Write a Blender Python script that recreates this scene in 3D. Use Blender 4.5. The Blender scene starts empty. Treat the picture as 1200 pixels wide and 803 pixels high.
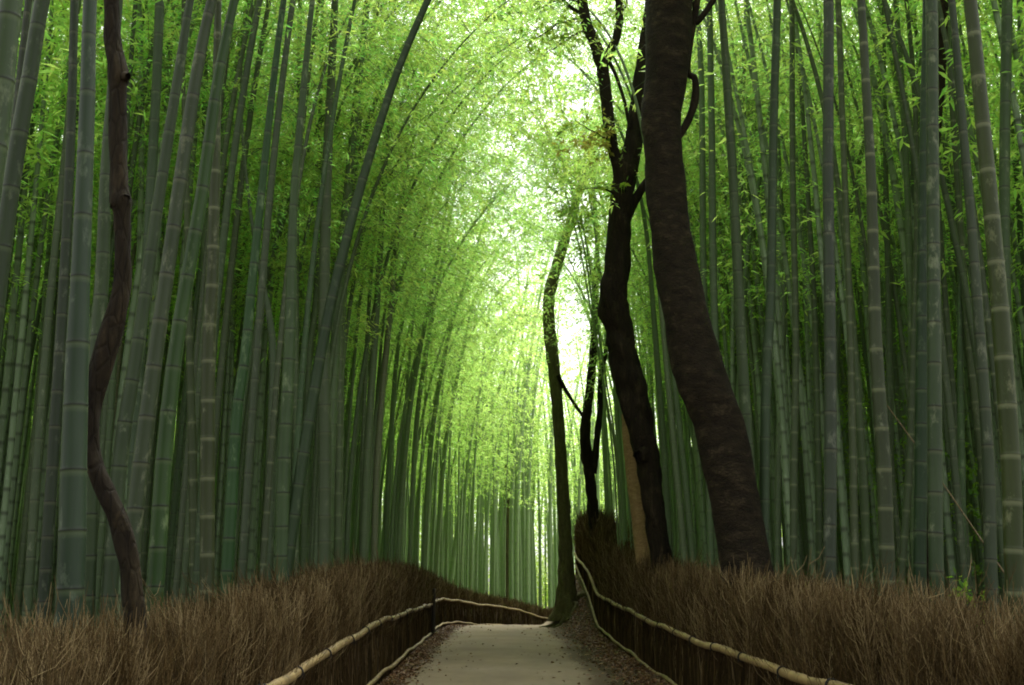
import bpy, math, random
import numpy as np
from mathutils import Vector
rng = np.random.default_rng(7)
random.seed(7)
SC = bpy.context.scene
COL = SC.collection
R = math.radians

# ------------------------------------------------------------------ camera
F = 1300.0
PITCH = math.atan((690 - 401.5) / F)
YAW = math.atan(8 / F)
CAM = np.array([0, 0, 1.8])
fw = np.array([math.sin(YAW) * math.cos(PITCH), math.cos(YAW) * math.cos(PITCH), math.sin(PITCH)])
rt = np.array([math.cos(YAW), -math.sin(YAW), 0])
up = np.cross(rt, fw)
cd = bpy.data.cameras.new('camera')
cam = bpy.data.objects.new('camera', cd)
COL.objects.link(cam)
cd.lens = F / 1200 * 36
cd.sensor_width = 36
cd.clip_end = 3000
cd.clip_start = .05
cam.location = CAM
cam.rotation_euler = (R(90) + PITCH, 0, -YAW)
SC.camera = cam
cd.dof.use_dof = False


def P(px, py, Y):
    """a point of the place: seen direction and distance along the path"""
    d = fw * F + rt * (px - 600) + up * (401.5 - py)
    return CAM + d * (Y / d[1])


def mpp(p):
    return float(np.dot(p - CAM, fw)) / F


# ------------------------------------------------------------------ terrain
_ky = np.array([-60, 8, 12, 20, 30, 40, 47, 58, 65, 80, 120, 900.])
_kz = np.array([0, 0, .02, .18, .36, .45, .33, -.15, -.9, -1.6, -2, -2.])
_ys = np.arange(-70, 900, .5)
_zs = np.convolve(np.interp(_ys, _ky, _kz), np.ones(9) / 9, 'same')
_zs[:10] = 0
_zs[-10:] = -2
_by = np.array([-60, 30, 34, 36, 38, 40, 43, 46.6, 50, 53, 57, 62, 900])
_bh = np.array([0, 0, .05, .15, .5, .95, 1.55, 2.1, 2.2, 1.9, .8, 0, 0.])


def sstep(a, b, x):
    t = np.clip((x - a) / (b - a), 0, 1)
    return t * t * (3 - 2 * t)


def H(x, y):
    x = np.asarray(x, float); y = np.asarray(y, float)
    z = np.interp(y, _ys, _zs)
    z = z + np.interp(y, _by, _bh) * sstep(1.75, 3.0, x)
    out = sstep(3.2, 9, np.abs(x))
    z = z + out * (.12 * np.sin(x * .6 + 1) * np.cos(y * .37) + .1 * np.sin(x * .21 + y * .3)) + out * .15
    return z


# ------------------------------------------------------------------ mesh helpers
def mesh_obj(name, v, f, mats, parent=None, smooth=True, tint=None, link=True):
    """v (N,3), f (M,k) array of quads or triangles"""
    v = np.ascontiguousarray(v, dtype=np.float32)
    f = np.ascontiguousarray(f, dtype=np.int32)
    me = bpy.data.meshes.new(name)
    me.vertices.add(len(v)); me.vertices.foreach_set('co', v.ravel())
    k = f.shape[1]
    me.loops.add(f.size); me.loops.foreach_set('vertex_index', f.ravel())
    me.polygons.add(len(f))
    me.polygons.foreach_set('loop_start', np.arange(0, f.size, k, dtype=np.int32))
    me.polygons.foreach_set('loop_total', np.full(len(f), k, dtype=np.int32))
    if smooth:
        me.polygons.foreach_set('use_smooth', np.ones(len(f), dtype=bool))
    if tint is not None:
        a = me.attributes.new('tint', 'FLOAT_COLOR', 'POINT')
        t = np.ones((len(v), 4), np.float32); t[:, :3] = tint
        a.data.foreach_set('color', t.ravel())
    me.update(); me.validate()
    for m in (mats if isinstance(mats, list) else [mats]):
        me.materials.append(m)
    o = bpy.data.objects.new(name, me)
    if link:
        COL.objects.link(o)
    if parent is not None:
        o.parent = parent
    return o


def nrm(a):
    return a / np.maximum(np.linalg.norm(a, axis=-1, keepdims=True), 1e-9)


def tubes(pts, rad, sides, cap=False):
    """pts (K,n,3), rad (K,n) -> verts, quads ; n rings each"""
    pts = np.asarray(pts, float); rad = np.asarray(rad, float)
    if pts.ndim == 2:
        pts = pts[None]; rad = rad[None]
    K, n, _ = pts.shape
    t = nrm(np.gradient(pts, axis=1))
    mean = nrm(pts[:, -1] - pts[:, 0])
    ref = np.zeros((K, 3)); ref[np.arange(K), np.argmin(np.abs(mean), axis=1)] = 1
    u = nrm(np.cross(t, ref[:, None, :])); w = np.cross(t, u)
    a = np.arange(sides) * 2 * np.pi / sides
    ring = u[:, :, None, :] * np.cos(a)[None, None, :, None] + w[:, :, None, :] * np.sin(a)[None, None, :, None]
    v = pts[:, :, None, :] + ring * rad[:, :, None, None]
    v = v.reshape(-1, 3)
    base = (np.arange(K) * n * sides)[:, None, None] + (np.arange(n - 1) * sides)[None, :, None] + np.arange(sides)[None, None, :]
    nxt = (np.arange(K) * n * sides)[:, None, None] + (np.arange(n - 1) * sides)[None, :, None] + ((np.arange(sides) + 1) % sides)[None, None, :]
    f = np.stack([base, nxt, nxt + sides, base + sides], -1).reshape(-1, 4)
    return v, f


class Acc:
    def __init__(s):
        s.v = []; s.f = []; s.t = []; s.n = 0

    def add(s, v, f, t=None):
        s.v.append(v); s.f.append(f + s.n); s.n += len(v)
        if t is not None:
            s.t.append(np.broadcast_to(np.asarray(t, np.float32), (len(v), 3)))

    def build(s, name, mat, parent=None, smooth=True, link=True):
        return mesh_obj(name, np.concatenate(s.v), np.concatenate(s.f), mat, parent, smooth,
                        np.concatenate(s.t) if s.t else None, link)


def catmull(p, m=8):
    p = np.asarray(p, float)
    q = np.vstack([2 * p[0] - p[1], p, 2 * p[-1] - p[-2]])
    out = []
    for i in range(1, len(q) - 2):
        t = np.linspace(0, 1, m, endpoint=False)[:, None]
        a, b, c, d = q[i - 1], q[i], q[i + 1], q[i + 2]
        out.append(.5 * (2 * b + (c - a) * t + (2 * a - 5 * b + 4 * c - d) * t ** 2 + (3 * b - a - 3 * c + d) * t ** 3))
    out.append(q[-2][None])
    return np.vstack(out)


def arclen(p):
    return np.concatenate([[0], np.cumsum(np.linalg.norm(np.diff(p, axis=0), axis=1))])


def at_s(p, s, q):
    return np.stack([np.interp(q, s, p[:, k]) for k in range(p.shape[1])], -1)


def leaves(c, d, L, W, rg, normal=None):
    """kite leaves: centre-base c (N,3), direction d (N,3), length L (N,), width W (N,)"""
    n = len(c)
    side = nrm(np.cross(d, rg.normal(size=(n, 3)) + np.array([0, 0, 1.2])))
    up_ = nrm(np.cross(side, d))
    L = L[:, None]; W = W[:, None]
    a = c
    m = c + d * L * .42
    droop = -up_ * 0
    tip = c + d * L + np.array([0, 0, -1.]) * L * .12
    v = np.stack([a, m + side * W * .5 + up_ * W * .12, tip, m - side * W * .5 + up_ * W * .12], 1).reshape(-1, 3)
    f = np.arange(n * 4).reshape(n, 4)
    return v, f


def tag(o, label=None, cat=None, group=None, kind=None):
    if label: o['label'] = label
    if cat: o['category'] = cat
    if group: o['group'] = group
    if kind: o['kind'] = kind
    return o


def empty(name, loc=(0, 0, 0)):
    o = bpy.data.objects.new(name, None)
    o.empty_display_size = .2
    COL.objects.link(o); o.location = loc
    return o


# ------------------------------------------------------------------ materials
class N:
    def __init__(s, name):
        s.m = bpy.data.materials.new(name); s.m.use_nodes = True
        s.t = s.m.node_tree; s.t.nodes.clear()
        s.out = s.t.nodes.new('ShaderNodeOutputMaterial')

    def n(s, kind, **kw):
        x = s.t.nodes.new('ShaderNode' + kind)
        for k, v in kw.items():
            setattr(x, k, v)
        return x

    def l(s, a, b):
        s.t.links.new(a, b)

    def noise(s, scale, vec=None, detail=4, rough=.55, stretch=None, coord='Object'):
        tc = s.n('TexCoord'); x = s.n('TexNoise')
        x.inputs['Scale'].default_value = scale; x.inputs['Detail'].default_value = detail
        x.inputs['Roughness'].default_value = rough
        src = vec or tc.outputs[coord]
        if stretch:
            mp = s.n('Mapping'); mp.inputs['Scale'].default_value = stretch
            s.l(src, mp.inputs['Vector']); src = mp.outputs['Vector']
        s.l(src, x.inputs['Vector'])
        return x.outputs['Fac']

    def ramp(s, fac, stops):
        r = s.n('ValToRGB'); e = r.color_ramp.elements
        while len(e) < len(stops): e.new(.5)
        for q, (p, c) in zip(e, stops):
            q.position = p; q.color = (*c, 1) if len(c) == 3 else c
        s.l(fac, r.inputs['Fac'])
        return r.outputs['Color']

    def mix(s, fac, a, b, mode='MIX'):
        x = s.n('Mix', data_type='RGBA', blend_type=mode)
        for sock, val in ((x.inputs[0], fac), (x.inputs[6], a), (x.inputs[7], b)):
            if hasattr(val, 'is_linked'): s.l(val, sock)
            elif isinstance(val, tuple): sock.default_value = (*val, 1)
            else: sock.default_value = val
        return x.outputs[2]

    def math(s, op, a, b=0):
        x = s.n('Math', operation=op)
        for sock, val in ((x.inputs[0], a), (x.inputs[1], b)):
            if hasattr(val, 'is_linked'): s.l(val, sock)
            else: sock.default_value = val
        return x.outputs[0]

    def bsdf(s, color, rough=.6, bump=None, bdist=.01, bstr=.6, spec=.3):
        b = s.n('BsdfPrincipled')
        if hasattr(color, 'is_linked'): s.l(color, b.inputs['Base Color'])
        else: b.inputs['Base Color'].default_value = (*color, 1)
        if hasattr(rough, 'is_linked'): s.l(rough, b.inputs['Roughness'])
        else: b.inputs['Roughness'].default_value = rough
        b.inputs['Specular IOR Level'].default_value = spec
        if bump is not None:
            q = s.n('Bump'); q.inputs['Distance'].default_value = bdist; q.inputs['Strength'].default_value = bstr
            s.l(bump, q.inputs['Height']); s.l(q.outputs[0], b.inputs['Normal'])
        s.l(b.outputs[0], s.out.inputs[0])
        return b


def haze_fac(s, oi, top, a=14, b=55):  # mix by world Y that paints distance haze into the colours
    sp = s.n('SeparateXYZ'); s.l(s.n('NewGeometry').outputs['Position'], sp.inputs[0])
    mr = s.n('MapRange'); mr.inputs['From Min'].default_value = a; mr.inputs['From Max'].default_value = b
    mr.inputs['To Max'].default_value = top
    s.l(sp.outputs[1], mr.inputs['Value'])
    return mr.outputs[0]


def culm_mat(name, c1, c2, pale, dark=(.012, .014, .01), palefac=.8, darkfac=.85, rough=.5):
    s = N(name)
    at = s.n('Attribute', attribute_name='tint')
    sep = s.n('SeparateColor'); s.l(at.outputs['Color'], sep.inputs[0])
    oi = s.n('ObjectInfo')
    tc = s.n('TexCoord')
    big = s.noise(1.3, detail=3, stretch=(1, 1, .6))
    col = s.ramp(big, [(.3, c1), (.72, c2)])
    streak = s.noise(30, detail=3, stretch=(1, 1, .04))
    col = s.mix(s.math('MULTIPLY', streak, .55), col, tuple(x * .45 for x in c1))
    blotch = s.ramp(s.noise(7, detail=6, rough=.7, stretch=(1, 1, .5)), [(.56, (0, 0, 0)), (.7, (1, 1, 1))])
    bsep = s.n('SeparateColor'); s.l(blotch, bsep.inputs[0])
    col = s.mix(s.math('MULTIPLY', bsep.outputs[0], .35), col, tuple(min(1, x * 1.7) for x in pale))
    # each culm a little different in hue and value
    hs = s.n('HueSaturation')
    s.l(s.math('MULTIPLY_ADD', oi.outputs['Random'], .06), hs.inputs['Hue'])
    hs.inputs['Hue'].default_value = .5
    h = s.math('ADD', s.math('MULTIPLY', oi.outputs['Random'], .05), .475); s.l(h, hs.inputs['Hue'])
    r2 = s.math('FRACT', s.math('MULTIPLY', oi.outputs['Random'], 17.3))
    s.l(s.math('ADD', s.math('MULTIPLY', r2, .7), .65), hs.inputs['Value'])
    r3 = s.math('FRACT', s.math('MULTIPLY', oi.outputs['Random'], 5.7))
    s.l(s.math('ADD', s.math('MULTIPLY', r3, .4), .65), hs.inputs['Saturation'])
    s.l(col, hs.inputs['Color']); col = hs.outputs[0]
    col = s.mix(s.math('MULTIPLY', sep.outputs[1], palefac), col, pale)
    col = s.mix(s.math('MULTIPLY', sep.outputs[0], darkfac), col, dark)
    col = s.mix(haze_fac(s, oi, .85, 14, 40), col, (.25, .34, .17))  # pale haze tone painted onto the more distant culms
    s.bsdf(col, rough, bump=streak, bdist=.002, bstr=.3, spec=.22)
    return s.m


M = {}
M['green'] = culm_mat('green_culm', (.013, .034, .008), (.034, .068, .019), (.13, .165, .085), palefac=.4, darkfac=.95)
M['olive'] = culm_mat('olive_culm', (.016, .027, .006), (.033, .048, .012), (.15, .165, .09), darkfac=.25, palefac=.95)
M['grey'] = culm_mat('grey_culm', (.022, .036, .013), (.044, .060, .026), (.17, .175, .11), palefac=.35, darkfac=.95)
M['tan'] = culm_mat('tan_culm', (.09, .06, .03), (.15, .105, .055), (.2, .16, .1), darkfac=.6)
M['far'] = culm_mat('hazy_far_culm', (.11, .17, .065), (.2, .28, .12), (.3, .36, .26))  # paler base tones, with distance haze put into the colour


def leaf_mat(name, c_top, c_tr, var=.22, trans=.55, hue=.03, haze_mix=.5):
    s = N(name)
    geo = s.n('NewGeometry'); oi = s.n('ObjectInfo')
    rnd = geo.outputs['Random Per Island']
    n1 = s.noise(.45, detail=2, coord='Object')
    hs = s.n('HueSaturation')
    s.l(s.math('ADD', s.math('MULTIPLY', s.math('ADD', rnd, s.math('SUBTRACT', oi.outputs['Random'], .5)), hue * 2), .5 - hue), hs.inputs['Hue'])
    v = s.math('ADD', s.math('MULTIPLY', s.math('FRACT', s.math('MULTIPLY', rnd, 7.1)), var * 2), 1 - var)
    v = s.math('MULTIPLY', v, s.math('ADD', s.math('MULTIPLY', n1, .9), .55))
    s.l(v, hs.inputs['Value'])
    hs.inputs['Color'].default_value = (*c_top, 1)
    hs2 = s.n('HueSaturation'); hs2.inputs['Color'].default_value = (*c_tr, 1)
    for k in ('Hue', 'Value'):
        s.l(hs.inputs[k].links[0].from_socket, hs2.inputs[k])
    ff = haze_fac(s, oi, haze_mix)  # share of haze tint painted into distant leaves
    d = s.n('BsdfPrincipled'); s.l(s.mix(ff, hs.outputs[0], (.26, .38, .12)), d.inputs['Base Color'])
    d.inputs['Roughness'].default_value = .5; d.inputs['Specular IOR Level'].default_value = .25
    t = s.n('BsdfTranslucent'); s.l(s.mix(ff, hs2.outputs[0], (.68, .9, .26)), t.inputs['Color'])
    mx = s.n('MixShader'); mx.inputs[0].default_value = trans
    s.l(d.outputs[0], mx.inputs[1]); s.l(t.outputs[0], mx.inputs[2]); s.l(mx.outputs[0], s.out.inputs[0])
    return s.m


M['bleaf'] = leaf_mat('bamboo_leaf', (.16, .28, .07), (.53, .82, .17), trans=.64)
M['hazyleaf'] = leaf_mat('hazy_far_bamboo_leaf', (.24, .37, .08), (.74, .93, .2), trans=.64)  # leaf tones lightened to carry the haze of distance
M['edge'] = leaf_mat('sunlit_tone_leaf', (.3, .4, .08), (.85, .95, .25), trans=.6)  # yellow sunlit glow put into the leaf colour itself
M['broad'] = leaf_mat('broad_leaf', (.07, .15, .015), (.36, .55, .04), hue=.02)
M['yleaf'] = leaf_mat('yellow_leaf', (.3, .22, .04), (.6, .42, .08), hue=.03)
M['dryleaf'] = leaf_mat('fallen_leaf', (.15, .085, .036), (.15, .09, .04), trans=.12, var=.6, hue=.015, haze_mix=0)
M['twigm'] = leaf_mat('branch_twig', (.10, .13, .05), (.1, .12, .04), trans=.05, haze_mix=.2)


def twig_mat():
    s = N('brushwood_twig')
    at = s.n('Attribute', attribute_name='tint')
    sep = s.n('SeparateColor'); s.l(at.outputs['Color'], sep.inputs[0])
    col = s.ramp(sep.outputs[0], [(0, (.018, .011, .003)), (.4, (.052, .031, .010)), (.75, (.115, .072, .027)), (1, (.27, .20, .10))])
    n = s.noise(3, detail=3)
    col = s.mix(s.math('MULTIPLY', n, .5), col, (.05, .040, .016))
    s.bsdf(col, .75, spec=.1)
    return s.m


M['twig'] = twig_mat()
s = N('packed_brushwood')
n1 = s.noise(45, detail=5, rough=.7, stretch=(1, 1, .06))
col = s.ramp(n1, [(.3, (.012, .008, .005)), (.55, (.045, .027, .012)), (.75, (.10, .06, .028))])
s.bsdf(col, .9, bump=n1, bdist=.03, bstr=1, spec=.1); M['pack'] = s.m


def rail_mat():
    s = N('rail_bamboo')
    at = s.n('Attribute', attribute_name='tint')
    sep = s.n('SeparateColor'); s.l(at.outputs['Color'], sep.inputs[0])
    n = s.noise(2.2, detail=5, rough=.65)
    col = s.ramp(n, [(.3, (.14, .094, .034)), (.55, (.30, .21, .08)), (.75, (.40, .30, .13))])
    n2 = s.noise(22, detail=4, stretch=(1, .15, 1))
    col = s.mix(s.math('MULTIPLY', n2, .6), col, (.11, .08, .045))
    col = s.mix(s.math('MULTIPLY', sep.outputs[0], .8), col, (.035, .028, .02))
    s.bsdf(col, .55, bump=n2, bdist=.003, spec=.3)
    return s.m


M['rail'] = rail_mat()
s = N('black_cord'); n = s.noise(80); s.bsdf(s.ramp(n, [(.3, (.006, .006, .006)), (.7, (.03, .028, .025))]), .9, bump=n, bdist=.004); M['cord'] = s.m
s = N('dark_post'); n = s.noise(30, stretch=(1, 1, .1)); s.bsdf(s.ramp(n, [(.3, (.012, .01, .008)), (.7, (.05, .038, .028))]), .85, bump=n, bdist=.006); M['post'] = s.m


def bark(name, a, b, c, vert=8., horiz=0):
    s = N(name)
    st = (1, 1, .25) if not horiz else (.75, .75, 1.7)
    n = s.noise(vert, detail=8, rough=.68, stretch=st)
    n2 = s.noise(1.6, detail=4)
    v = s.n('TexVoronoi', feature='DISTANCE_TO_EDGE'); tc = s.n('TexCoord'); mp = s.n('Mapping')
    mp.inputs['Scale'].default_value = (1, 1, .3 if not horiz else 1.8); s.l(tc.outputs['Object'], mp.inputs['Vector']); s.l(mp.outputs[0], v.inputs['Vector'])
    v.inputs['Scale'].default_value = 14
    crack = s.ramp(v.outputs['Distance'], [(0, (0, 0, 0)), (.12, (1, 1, 1))])
    sc = s.n('SeparateColor'); s.l(crack, sc.inputs[0])
    col = s.ramp(n, [(.3, a), (.55, b), (.75, c)])
    col = s.mix(s.math('MULTIPLY', n2, .5), col, a)
    n5 = s.noise(3.1, detail=7, rough=.75)
    k5 = s.n('SeparateColor'); s.l(s.ramp(n5, [(.58, (0, 0, 0)), (.66, (1, 1, 1))]), k5.inputs[0])
    col = s.mix(s.math('MULTIPLY', k5.outputs[0], .2), col, tuple(q * 1.5 for q in c))
    col = s.mix(s.math('MULTIPLY', s.math('SUBTRACT', 1, sc.outputs[0]), .3), col, tuple(q * .4 for q in a))
    h = s.math('ADD', n, s.math('MULTIPLY', sc.outputs[0], .25))
    s.bsdf(col, .88, bump=h, bdist=.04, bstr=.9, spec=.15)
    return s.m


M['bark'] = bark('dark_bark', (.007, .005, .003), (.022, .016, .008), (.07, .052, .028), 7)
M['bark_ring'] = bark('ringed_bark', (.007, .005, .003), (.026, .019, .010), (.08, .060, .034), 5, 1)
M['bark_tan'] = bark('tan_bark', (.24, .15, .065), (.38, .255, .12), (.5, .36, .2), 9, 1)
M['bark_moss'] = bark('mossy_bark', (.05, .045, .02), (.12, .11, .05), (.17, .17, .08), 8)

s = N('forest_floor')
n1 = s.noise(9, detail=9, rough=.75); n2 = s.noise(.8, detail=4); n3 = s.noise(40, detail=4, rough=.8)
col = s.ramp(n1, [(.32, (.03, .02, .012)), (.52, (.085, .06, .034)), (.7, (.16, .115, .065))])
col = s.mix(s.math('MULTIPLY', n2, .5), col, (.035, .04, .015))
s.bsdf(col, .95, bump=s.math('ADD', n1, s.math('MULTIPLY', n3, .5)), bdist=.05, bstr=1, spec=.1); M['ground'] = s.m

s = N('path_surface')
n1 = s.noise(.7, detail=6, rough=.6); n2 = s.noise(60, detail=5, rough=.75); n3 = s.noise(3.2, detail=7, rough=.7, stretch=(1.6, .6, 1))
col = s.ramp(n1, [(.28, (.16, .12, .073)), (.5, (.215, .166, .107)), (.72, (.25, .205, .145))])
k = s.n('SeparateColor'); s.l(s.ramp(n3, [(.5, (0, 0, 0)), (.72, (1, 1, 1))]), k.inputs[0])
col = s.mix(s.math('MULTIPLY', k.outputs[0], .5), col, (.125, .10, .072))
n6 = s.noise(.45, detail=3, rough=.5, stretch=(2.2, .5, 1))
k6 = s.n('SeparateColor'); s.l(s.ramp(n6, [(.42, (0, 0, 0)), (.62, (1, 1, 1))]), k6.inputs[0])
col = s.mix(s.math('MULTIPLY', k6.outputs[0], .35), col, (.12, .098, .072))
col = s.mix(s.math('MULTIPLY', n2, .35), col, (.15, .13, .095))
# worn brown margins with soil and crumbs of leaf
at = s.n('Attribute', attribute_name='tint'); sep = s.n('SeparateColor'); s.l(at.outputs['Color'], sep.inputs[0])
n4 = s.noise(5, detail=8, rough=.75)
e = s.math('ADD', sep.outputs[0], s.math('MULTIPLY', s.math('SUBTRACT', n4, .5), .9))
k2 = s.n('SeparateColor'); s.l(s.ramp(e, [(.45, (0, 0, 0)), (.75, (1, 1, 1))]), k2.inputs[0])
col = s.mix(k2.outputs[0], col, (.085, .062, .038))
s.bsdf(col, .92, bump=n2, bdist=.008, bstr=.7, spec=.15); M['path'] = s.m

# ------------------------------------------------------------------ world and sun
w = bpy.data.worlds.new('World'); SC.world = w; w.use_nodes = True
nt = w.node_tree; nt.nodes.clear()
sky = nt.nodes.new('ShaderNodeTexSky'); sky.sky_type = 'NISHITA'; sky.sun_disc = False
SUN_EL, SUN_ROT = 62, 20
sky.sun_elevation = R(SUN_EL); sky.sun_rotation = R(SUN_ROT); sky.air_density = 1.2; sky.dust_density = 4; sky.ozone_density = 1
hs = nt.nodes.new('ShaderNodeHueSaturation'); hs.inputs['Saturation'].default_value = .04; hs.inputs['Value'].default_value = 3.25
bg = nt.nodes.new('ShaderNodeBackground'); bg.inputs['Strength'].default_value = .15
wo = nt.nodes.new('ShaderNodeOutputWorld')
nt.links.new(sky.outputs[0], hs.inputs['Color']); nt.links.new(hs.outputs[0], bg.inputs['Color']); nt.links.new(bg.outputs[0], wo.inputs[0])
sl = bpy.data.lights.new('sun', 'SUN'); sl.energy = 3.0; sl.angle = R(20); sl.color = (1, .96, .88)
so = bpy.data.objects.new('sun', sl); COL.objects.link(so)
dirv = Vector((math.sin(R(SUN_ROT)) * math.cos(R(SUN_EL)), math.cos(R(SUN_ROT)) * math.cos(R(SUN_EL)), math.sin(R(SUN_EL))))
so.rotation_euler = dirv.to_track_quat('Z', 'Y').to_euler()
SC.view_settings.view_transform = 'Standard'; SC.view_settings.look = 'None'
SC.view_settings.exposure = 0; SC.view_settings.gamma = 1
SC.cycles.filter_width = 1.9
SC.cycles.max_bounces = 10; SC.cycles.diffuse_bounces = 7; SC.cycles.glossy_bounces = 2
SC.cycles.transmission_bounces = 6; SC.cycles.transparent_max_bounces = 4
SC.cycles.sample_clamp_indirect = 3.0; SC.cycles.caustics_reflective = False; SC.cycles.caustics_refractive = False
SC.cycles.use_denoising = True
try:
    SC.cycles.denoiser = 'OPENIMAGEDENOISE'; SC.cycles.denoising_input_passes = 'RGB_ALBEDO_NORMAL'; SC.cycles.denoising_prefilter = 'ACCURATE'
except Exception:
    pass

# ------------------------------------------------------------------ ground and path
gx = np.unique(np.concatenate([np.arange(-900, -40, 60), np.arange(-40, -6, 1.), np.arange(-6, 6.01, .25), np.arange(7, 41, 1.), np.arange(60, 901, 60)]))
gy = np.unique(np.concatenate([np.arange(-600, -12, 60), np.arange(-12, 80, .5), np.arange(80, 140, 4), np.arange(160, 1500, 80)]))
X, Y = np.meshgrid(gx, gy)
Z = H(X, Y) - .02
nx, ny = len(gx), len(gy)
v = np.stack([X, Y, Z], -1).reshape(-1, 3)
i = (np.arange(ny - 1)[:, None] * nx + np.arange(nx - 1)[None, :]).ravel()
mesh_obj('ground', v, np.stack([i, i + 1, i + nx + 1, i + nx], -1), M['ground'])['kind'] = 'structure'

pc = catmull([(-.1, -12), (-.1, 0), (-.1, 15), (-.1, 30), (-.08, 40), (.15, 46), (1.2, 51.5), (3.6, 56.5), (8, 61), (15, 65), (24, 68)], 24)
sa = arclen(pc); q = np.arange(0, sa[-1], .5); pc = at_s(pc, sa, q)
tg = nrm(np.gradient(pc, axis=0)); nr = np.stack([tg[:, 1], -tg[:, 0]], -1)
offs = np.linspace(-1, 1, 15)
V = []; T = []
for j, o in enumerate(offs):
    wv = 1.95 + .12 * np.sin(q * .7 + 3 * o) + .06 * np.sin(q * 2.3)
    pp = pc + nr * (o * wv)[:, None]
    V.append(np.stack([pp[:, 0], pp[:, 1], H(pp[:, 0], pp[:, 1]) + .012 + .03 * (1 - o * o) - .02 * abs(o) ** 6], -1))
    T.append(np.full(len(q), max(0, (abs(o) - .55) / .45)))
V = np.stack(V, 1); T = np.stack(T, 1); a, b = V.shape[:2]
i = (np.arange(a - 1)[:, None] * b + np.arange(b - 1)[None, :]).ravel()
mesh_obj('path', V.reshape(-1, 3), np.stack([i, i + 1, i + b + 1, i + b], -1), M['path'], tint=np.repeat(T.reshape(-1, 1), 3, 1))['kind'] = 'structure'


# ------------------------------------------------------------------ bamboo
def culm_mesh(path, rad, sides, spacing=.38, gap=.011, rg=rng, fine=True):
    """path (n,3) and radii (n) from base to tip -> verts, quads, tint with swollen nodes"""
    s = arclen(path); Ltot = s[-1]
    nodes = []; p = .12 + rg.random() * .2
    while p < Ltot - .1:
        nodes.append(p)
        p += spacing * (.62 + .5 * min(1, p / 3.)) * (.93 + .14 * rg.random())
    nodes = np.array(nodes)
    if fine:
        off = np.array([-.055, -.018, -gap * .6, 0, gap, .03]); mul = np.array([1, .998, 1.02, 1.05, 1.015, .99])
        tr = np.array([0, 0, .35, 1, .5, 0]); tp = np.array([0, .8, 1, .2, .1, 0])
    else:
        off = np.array([-.06, -.012, .012, .05]); mul = np.array([1, 1.05, 1.05, 1])
        tr = np.array([0, 1, 1, 0]); tp = np.array([0, .5, .3, 0])
    S = (nodes[:, None] + off[None]).ravel(); Mu = np.tile(mul, len(nodes)); TR = np.tile(tr, len(nodes)); TP = np.tile(tp, len(nodes))
    S = np.concatenate([[0], S, [Ltot]]); Mu = np.concatenate([[1.05], Mu, [1]]); TR = np.concatenate([[0], TR, [0]]); TP = np.concatenate([[0], TP, [0]])
    o = np.argsort(S); S = np.clip(S[o], 0, Ltot); Mu = Mu[o]; TR = TR[o]; TP = TP[o]
    pts = at_s(path, s, S); r = np.interp(S, s, rad) * Mu
    v, f = tubes(pts, r, sides)
    t = np.repeat(np.stack([TR, TP, S / Ltot], -1), sides, 0)
    return v, f, t, nodes


def crown_geo(path, s0, rg, nbr=2, ltw=11, lpc=7, blen=1.9, LL=.135, LW=.028, spacing=.4, tip_r=.006):
    """branches and leaf sprays along the upper part of a culm"""
    s = arclen(path); L = s[-1]
    ns = np.arange(s0, L, spacing)
    BP = []; BR = []; LC = []; LD = []; LLn = []
    az = rg.random() * 6.28
    for k, sn in enumerate(ns):
        p0 = at_s(path, s, np.array([sn]))[0]
        u = (sn - s0) / max(.1, L - s0)
        ln = blen * (.55 + .75 * math.sin(math.pi * min(1, u * .8 + .12))) * (1 - .45 * u)
        az += 2.2 + rg.normal() * .5
        for b in range(nbr):
            a = az + (b - .5) * .9 + rg.normal() * .2
            l = ln * (.7 + .6 * rg.random())
            el = .75 + .25 * rg.random()
            t = np.linspace(0, 1, 6)
            hx = l * (t * math.cos(el) + .35 * t * t)
            hz = l * (t * math.sin(el) - (.75 + .25 * rg.random()) * t ** 2.2)
            bp = p0 + np.stack([hx * math.cos(a), hx * math.sin(a), hz], -1)
            BP.append(bp); BR.append(np.linspace(.008, .002, 6))
            m = ltw
            tt = .25 + .75 * rg.random(m)
            cc = np.stack([np.interp(tt, t, bp[:, j]) for j in range(3)], -1)
            cc = cc + rg.normal(size=(m, 3)) * np.array([.16, .16, .10]) * l * .8
            n = m * lpc
            c = np.repeat(cc, lpc, 0) + rg.normal(size=(n, 3)) * .055
            out = np.array([math.cos(a), math.sin(a), 0])
            d = nrm(rg.normal(size=(n, 3)) * np.array([.8, .8, .3]) + out * .45 + np.array([0, 0, -.35]))
            LC.append(c); LD.append(d); LLn.append(LL * (.6 + .7 * rg.random(n)))
    bv, bf = tubes(np.array(BP), np.array(BR), 3)
    ll = np.concatenate(LLn)
    lv, lf = leaves(np.concatenate(LC), np.concatenate(LD), ll, ll * LW / LL, rg)
    return bv, bf, lv, lf


def culm_path(Ht, lean, arch, rg, n=28):
    t = np.linspace(0, 1, n)
    a = rg.random() * 6.28; w1 = rg.normal() * .06; w2 = rg.normal() * .05
    x = lean * t * Ht + arch * t ** 3.2 * Ht * .35 + w1 * np.sin(t * 7 + a) * t * 2
    y = w2 * np.sin(t * 6 + a * 2) * t * 2
    z = Ht * (t - .12 * arch * t ** 4)
    return np.stack([x, y, z], -1)


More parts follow.
